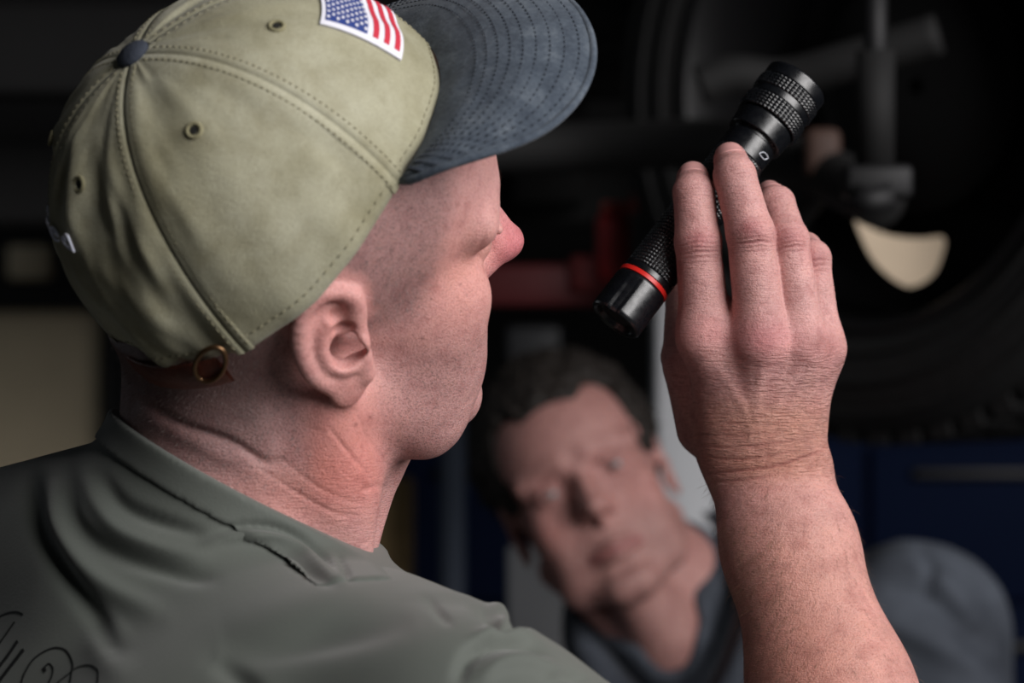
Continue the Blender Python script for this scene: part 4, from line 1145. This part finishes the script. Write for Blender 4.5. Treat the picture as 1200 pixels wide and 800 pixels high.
# eyes
def eye_mat(iris):
    m = NT('eye'); m.set(Roughness=.25)
    g = m.n('ShaderNodeAttribute', attribute_name='iris')
    r = m.ramp(g, 'Fac', [(0, srgb(84, 76, 74)), (.40, srgb(84, 76, 74)), (.44, srgb(*iris)), (.76, srgb(*iris)), (.80, (.01, .01, .01, 1)), (1, (.01, .01, .01, 1))])
    m.l(r, 0, m.b, 'Base Color'); return m.m
EYE = eye_mat((84, 92, 96))
def eyes(O, R, gaze, parent):
    gaze = np.asarray(gaze, float); gaze /= np.linalg.norm(gaze)
    for s in (-1, 1):
        c = np.array([7.42, 3.15 * s, .93]); a = np.linspace(0, math.pi, 20); b = np.linspace(0, 2 * math.pi, 28, endpoint=False)
        fr = frame(gaze); V = []; I = []
        for x in a:
            for y_ in b:
                V.append(c + 1.18 * (math.cos(x) * fr[:, 2] + math.sin(x) * (math.cos(y_) * fr[:, 0] + math.sin(y_) * fr[:, 1]))); I.append(max(0, 1 - x / .82))
        F = [(i * 28 + j, i * 28 + (j + 1) % 28, (i + 1) * 28 + (j + 1) % 28, (i + 1) * 28 + j) for i in range(19) for j in range(28)]
        link('eye', toworld(np.array(V), O, R), np.array(F), EYE, parent, colors={'iris': np.array(I)})
eyes(OH2, RH2, (1, .35, .35), person2)
eyes(OH1, RH1, (1, 0, .2), person1)
# hair: a tousled mass plus loose locks
HAIRM = simple('dark_brown_hair', srgb(26, 19, 14), .7, var=.45, vscale=90, bump=.002, bscale=240)
def hair2(p):
    q = tolocal(p, OH2, RH2); qq = q.copy(); qq[:, 1] = np.abs(q[:, 1])
    d = ell(qq, (-1.3, 0, 5.0), (10.5, 8.7, 9.9)) - .35 * vnoise(q, .55, 31) - .18 * vnoise(q, 1.3, 32)
    d = ssub(d, ell(qq, (10.4, 0, .2), (6.6, 6.7, 8.6)), .6)
    d = ssub(d, ell(qq, (8.0, 4.6, 6.2), (3.6, 1.9, 3.4)), .8)
    d = np.maximum(d, -(q[:, 2] - 1.2 - .75 * np.minimum(0, q[:, 0] + 1.5)))
    d = ssub(d, ell(qq, (.3, 8.4, -.8), (3.3, 3.3, 4.8)), .5)
    return d
HV, HF = grow(hair2, (-8, 118, -22), (20, 152, 2), .17)
HN = normals(HV, HF)
hq = tolocal(HV, OH2, RH2); HV = HV + HN * (.14 * vnoise(np.stack([hq[:, 0] * .6, hq[:, 1] * 3.2, hq[:, 2] * 1.2], 1), 1.4, 33))[:, None]
hair_o = link('hair', HV, HF, HAIRM, person2); hair_o['label'] = 'short tousled brown hair'
idx = rng.choice(len(HV), 1400, replace=False); mb = MB()
for i in idx:
    p0 = HV[i] - HN[i] * .2; dr_ = HN[i] * .55 + RH2 @ np.array([.6, rng.normal(0, .5), -.2 + rng.normal(0, .4)]); dr_ /= np.linalg.norm(dr_)
    L_ = rng.uniform(.6, 1.4); p1 = p0 + dr_ * L_ * .5; p2 = p1 + (dr_ + np.array([0, 0, -.5])) * L_ * .4
    sd = np.cross(dr_, HN[i]); sd /= np.linalg.norm(sd) + 1e-6; w = .07
    mb.add([p0 - sd * w, p0 + sd * w, p1 + sd * w * .8, p1 - sd * w * .8, p2], [(0, 1, 2, 3), (3, 2, 4)])
o = mb.link('hair_locks', HAIRM, person2); o['kind'] = 'stuff'
# brows
def brow(O, R, parent, mat, n=170):
    for s in (-1, 1):
        mb = MB(); path = catmull([(9.45, 1.0, 2.55), (9.3, 2.4, 3.15), (8.5, 4.0, 3.2), (7.6, 5.1, 2.6)], 10)
        for _ in range(n):
            t = rng.uniform(0, len(path) - 1.01); i = int(t); c = path[i] + (path[i + 1] - path[i]) * (t - i); tg = path[i + 1] - path[i]; tg /= np.linalg.norm(tg)
            c = c + np.array([-.25, 0, rng.normal(0, .17)]); c[0] += .05
            e = c + tg * .5 + np.array([.38, .1, .28 * rng.uniform(-.2, 1)]); w = np.array([0, .012, .03])
            q = np.array([c - w, c + w, e]); q[:, 1] *= s
            mb.add(toworld(q, O, R), [(0, 1, 2)])
        mb.link('eyebrow', mat, parent)
brow(OH2, RH2, person2, HAIRM); BROWN = simple('greying_brow_hair', srgb(96, 82, 72), .6); brow(OH1, RH1, person1, BROWN)
# shirt
def shirt2_mat():
    m = NT('navy_work_shirt'); m.set(Roughness=.85); mp = m.coord(); a = m.noise(7, 4, .6, mp)
    r = m.ramp(a, 0, [(.35, srgb(38, 43, 52)), (.65, srgb(76, 82, 92))]); m.l(r, 0, m.b, 'Base Color'); c = m.noise(500, 2, .5, mp); b = m.bump(c, 0, .0004, .5); m.l(b, 0, m.b, 'Normal'); return m.m
NAVYSH = shirt2_mat()
N2D = PX(790, 700, D2 - 2); N2N = np.array([-.30, -.62, .72]); N2N /= np.linalg.norm(N2N)
def shirt2(p):
    d = smin(trunk2(p), neck2(p) - .2, 2.0) - .5
    h_ = np.maximum(-((p - PX(790, 742, D2 - 6).astype(np.float32)) @ N2N.astype(np.float32)), neck2(p) - 3.2)
    d = ssub(d, h_, .3)
    v = cone(p, PX(783, 735, D2 - 9), PX(798, 840, D2 - 12), 3.2, .6, (0, 1, 0), 3.0)                       # open collar
    d = ssub(d, v, .4)
    return d
QV, QF = grow(shirt2, (-32, 108, -90), (60, 166, -14), .4)
QV = relax(QV, QF, 2, .5); QN = normals(QV, QF); uq = UV(QV); DD = np.zeros(len(QV))
for path, w, A in (([(1010, 660), (1060, 655), (1100, 680), (1140, 720)], 12, .9), ([(1030, 690), (1090, 700), (1150, 760)], 12, -.8), ([(1070, 640), (1090, 662), (1085, 690)], 9, -.9),
                   ([(1000, 720), (1080, 745), (1160, 800)], 16, .8), ([(990, 760), (1060, 800)], 14, -.8), ([(880, 720), (930, 760), (980, 800)], 14, .7)):
    d, tt, _ = seg_dist(uq, catmull(path, 5), 60); DD += A * gauss(d, w) * np.sin(np.clip(tt, .02, .98) * math.pi) ** .6
QV = QV + QN * (DD + .25 * vnoise(QV, .35, 41))[:, None]
sh2 = link('work_shirt', QV, QF, NAVYSH, person2)
col_pts_r = catmull([PX(742, 735, D2 - 4), PX(772, 790, D2 - 9), PX(795, 850, D2 - 11)], 8)
for side, path in (('r', [(822, 600, 6), (848, 640, 0), (862, 700, -5), (845, 770, -9), (806, 842, -11)]), ('l', [(690, 690, 5), (700, 735, -1), (728, 780, -6), (765, 815, -9), (800, 850, -11)])):
    pts = catmull([PX(u, v, D2 + d) for u, v, d in path], 8); m = len(pts); V = []
    outv = np.array([1.0 if side == 'r' else -1.0, -.35, -.25]); outv /= np.linalg.norm(outv)
    for i, q in enumerate(pts):
        wd = 2.6 + 1.2 * math.sin(i / (m - 1) * math.pi)
        V += [q, q + outv * wd * .5 + np.array([0, -1.1, .5]), q + outv * wd + np.array([0, -.9, -.6]), q + outv * wd * .55 + np.array([0, .1, -.4])]
    F = [(i * 4 + a, i * 4 + (a + 1) % 4, (i + 1) * 4 + (a + 1) % 4, (i + 1) * 4 + a) for i in range(m - 1) for a in range(4)] + [(0, 1, 2, 3), tuple(range((m - 1) * 4, m * 4))[::-1]]
    link('collar', np.array(V), F, NAVYSH, sh2)
# ---------------------------------------------------------------- the lifted vehicle and things behind
RUBT = simple('tyre_rubber', srgb(10, 10, 11), .75, var=.2, vscale=15, bump=.001, bscale=60)
RIMM = simple('painted_steel_rim', srgb(18, 18, 20), .5, .2)
UNDER = simple('underbody_black', srgb(8, 8, 9), .8, var=.3, vscale=8)
STEELD = simple('greasy_steel', srgb(22, 22, 24), .6, .3, var=.3, vscale=20)
GAPPL = simple('bright_gap_plate', srgb(214, 194, 168), .7, var=.1, vscale=14)
car = thing('vehicle', 'dark underside of a raised vehicle with one wheel above the men', 'vehicle', PX(900, -200, 190))
def lathe_w(name, prof, ctr, R, mat, n=96):
    return MB().lathe(prof, ctr, R, n, caps=False).link(name, mat, car)
WC = PX(1010, 95, 140); WRm = frame((.73, .68, 0))
k = (DCAM + 140) / FPX
ty = lathe_w('tyre', [(.6, 292 * k), (-.6, 312 * k), (-1.0, 345 * k), (-.2, 385 * k), (1.6, 408 * k), (4, 416 * k), (11, 419 * k), (18, 416 * k), (20.5, 408 * k), (22, 385 * k), (22.6, 345 * k), (21.5, 312 * k), (20.5, 292 * k), (.6, 292 * k)], WC, WRm, RUBT)
for i in range(56):
    for j, t in enumerate((4.6, 11, 17.4)):
        an = i * 2 * math.pi / 56 + (j % 2) * .05; rr = math.cos(an) * WRm[:, 0] + math.sin(an) * WRm[:, 1]
        c = WC + WRm[:, 2] * t + 418 * k * rr; R3 = np.stack([np.cross(rr, WRm[:, 2]), rr, WRm[:, 2]], 1)
        u_, v_ = UV(c[None])[0]
        if 700 < u_ < 1240 and 250 < v_ < 620: MB().box(c, (2.5, 1.5, 5.0), R3, .15).link('tread_block', RUBT, ty, smooth=False)
th = np.linspace(0, 2 * math.pi, 120)
for rr_, t_ in ((318, -.8), (352, -1.0), (388, 0)):
    MB().tube([WC + WRm[:, 2] * t_ + rr_ * k * (math.cos(x) * WRm[:, 0] + math.sin(x) * WRm[:, 1]) for x in th], .35, 6, cap=False).link('sidewall_rib', RUBT, ty)
lathe_w('wheel_rim', [(.2, 296 * k), (-.5, 290 * k), (.3, 283 * k), (4, 276 * k), (16, 268 * k), (20, 283 * k), (21, 296 * k)], WC, WRm, RIMM)
lathe_w('wheel_disc', [(15, 270 * k), (16, 180 * k), (13, 120 * k), (13, 10 * k)], WC, WRm, UNDER)
lathe_w('brake_disc', [(8, 10 * k), (8, 150 * k), (9.4, 150 * k), (9.4, 10 * k)], WC, WRm, UNDER)
sp_ = catmull([(1001, 252), (1022, 268), (1050, 277), (1080, 279), (1106, 278), (1104, 300), (1092, 324), (1066, 336), (1040, 322), (1018, 296)], 6, True)  # outline of a plate added in place of the lit wall behind the wheel gap
top_ = [PX(u, v, 137) for u, v in sp_]; bt_ = [q + np.array([0, .8, 0]) for q in top_]; n = len(top_)
MB().add(top_ + bt_, [tuple(range(n)), tuple(range(2 * n - 1, n - 1, -1))] + [(i, (i + 1) % n, n + (i + 1) % n, n + i) for i in range(n)]).link('wheel_gap_plate', GAPPL, car, smooth=False)['label'] = 'pale plate added for the bright wall seen through the wheel'
# shock absorber with its mount
ax = [PX(1026, -60, 92), PX(1026, 150, 92)]
MB().tube(ax, .9, 20).link('damper_rod', STEELD, car)
MB().tube([PX(1026, 60, 92), PX(1025, 195, 92)], 1.5, 24).link('damper_tube', UNDER, car)
th = np.linspace(0, 6 * 2 * math.pi, 220)
MB().box(PX(1027, 214, 92), (5.2, 4, 2.6), bev=.5).link('damper_mount', STEELD, car)
MB().tube([PX(1000, 232, 90), PX(1020, 236, 90), PX(1046, 230, 90)], 1.1, 14).link('mount_bolt', STEELD, car)
MB().tube(catmull([PX(820, 100, 130), PX(860, 88, 130), PX(920, 92, 130), PX(1000, 70, 128), PX(1100, 40, 126)], 6), 1.8, 16).link('stabiliser_bar', UNDER, car)
MB().tube(catmull([PX(560, 175, 150), PX(700, 172, 150), PX(850, 170, 140), PX(960, 200, 125), PX(1030, 235, 112)], 6), 2.4, 16).link('control_arm', UNDER, car)
MB().tube(catmull([PX(930, 255, 128), PX(960, 215, 126), PX(975, 180, 124)], 6), 1.4, 14).link('tie_rod', STEELD, car)
MB().box(PX(963, 180, 122), (3.2, 3, 4.4), bev=.8).link('ball_joint', simple('rusty_joint', srgb(62, 42, 34), .7), car)
MB().tube(catmull([PX(590, 35, 200), PX(700, 20, 195), PX(800, 30, 190), PX(1000, 10, 185)], 6), 3.0, 18).link('exhaust_pipe', UNDER, car)
MB().box(PX(560, -150, 230) + np.array([0, 0, 8]), (330, 190, 14), bev=2).link('underbody_panel', UNDER, car)
for v_, d_ in ((215, 240), (60, 210)):
    MB().box(PX(500, v_, d_), (300, 9, 11), bev=1).link('frame_rail', UNDER, car)
for u_ in (300, 640, 900):
    MB().box(PX(u_, 110, 235), (9, 40, 30), bev=1).link('cross_member', UNDER, car)
# red lift arm with pad
REDP = simple('red_painted_steel', srgb(150, 30, 32), .5, var=.2, vscale=20)
arm = thing('lift_arm', 'red steel lift arm with a swivel pad under the vehicle', 'lift arm', PX(700, 330, 170))
pbox(700, 248, 739, 330, 168, 8, REDP, 'pad_block', arm, .8)
MB().box(PX(722, 243, 171), (3.0, 5, 1.0), bev=.2).link('pad_top', simple('worn_red_pad', srgb(190, 88, 78), .7), arm)
MB().tube([PX(752, 226, 168), PX(752, 248, 168)], 1.0, 18).link('locking_pin', REDP, arm)
MB().box(PX(640, 335, 174), (15, 7, 4.5), bev=.6).link('arm_beam', simple('dark_red_paint', srgb(84, 20, 24), .6), arm)
MB().box(PX(700, 322, 173), (6, 7, 4), bev=.6).link('arm_joint', simple('dark_red_paint2', srgb(96, 24, 26), .6), arm)
# lift column
WHT = simple('grey_white_painted_steel', srgb(178, 180, 184), .6, var=.08, vscale=5)
post = thing('lift_column', 'grey-white steel column standing behind the bare-headed man', 'column', PX(800, 900, 156) * np.array([1, 1, 0]) + np.array([0, 0, -ZC]))
a, b = PX(767, 335, 152), PX(840, 335, 152)
zt = a[2]
MB().box(((a[0] + b[0]) / 2, 156, (zt - ZC) / 2), (b[0] - a[0], 7, zt + ZC), bev=.8).link('column_shaft', WHT, post)
MB().box(((a[0] + b[0]) / 2, 156, -ZC + 1), (20, 24, 2), bev=.4).link('base_plate', DARKST, post)
MB().box(((a[0] + b[0]) / 2, 156, zt + .6), (b[0] - a[0] + 1.2, 8.2, 1.2), bev=.3).link('column_cap', DARKST, post)
# pale board behind his shoulder
a, b = PX(594, 640, 185), PX(668, 640, 185)
brd = tag(MB().box(((a[0] + b[0]) / 2, 187, (a[2] - ZC) / 2), (b[0] - a[0], 3, a[2] + ZC), bev=.5).link('board', simple('dull_white_board', srgb(140, 142, 146), .7)), 'pale upright board left of the bare-headed man, low behind his ear', 'board')
# blue tool cabinet
BLUEP = simple('dark_blue_enamel', srgb(3, 14, 38), .8, 0, .1, var=.1, vscale=3)
cab = thing('tool_cabinet', 'wide dark blue tool cabinet behind the bare-headed man', 'cabinet', (20, 300, -ZC))
a, b = PX(455, 512, 270), PX(1290, 512, 270)
zt = a[2]; xc = (a[0] + b[0]) / 2; wd = b[0] - a[0]
MB().box((xc, 300, (zt - ZC + 6) / 2), (wd, 58, zt + ZC - 6), bev=.6).link('cabinet_body', BLUEP, cab)
for i in range(3):
    for j in range(4):
        w_ = wd / 3; zc_ = zt - 12 - j * 24
        dd = MB().box((a[0] + w_ * (i + .5), 270.2, zc_), (w_ - 2, 2.4, 21.5), bev=.4).link('drawer', BLUEP, cab)
        MB().box((a[0] + w_ * (i + .5), 268.4, zc_ + 7), (w_ * .6, 1.6, 1.4), bev=.3).link('handle', DARKST, dd)
for sx in (-1, 1): MB().box((xc + sx * (wd / 2 - 8), 300, -ZC + 3), (6, 40, 6), bev=.5).link('caster', DARKST, cab)
# dim uprights between the men
tag(MB().tube([PX(530, 480, 230), np.array([PX(530, 480, 230)[0], 230, -ZC])], 1.6, 18).link('pipe', simple('grey_blue_pipe', srgb(70, 78, 92), .5)), 'thin grey-blue upright pipe between the two men', 'pipe')
tag(MB().box((PX(447, 600, 240)[0], 240, (PX(447, 560, 240)[2] - ZC) / 2), (8, 6, PX(447, 560, 240)[2] + ZC), bev=.5).link('wooden_post', simple('brown_wood', srgb(120, 100, 66), .8, var=.2, vscale=12)), 'brown wooden post beside the throat of the man in the cap', 'post')
tag(MB().box(PX(625, 405, 250) + np.array([0, 0, 0]), (7, 5, 5), bev=.6).link('electrical_box', simple('grey_box_paint', srgb(66, 67, 70), .6)), 'small grey electrical box on the dark wall between cap and flashlight', 'electrical box')
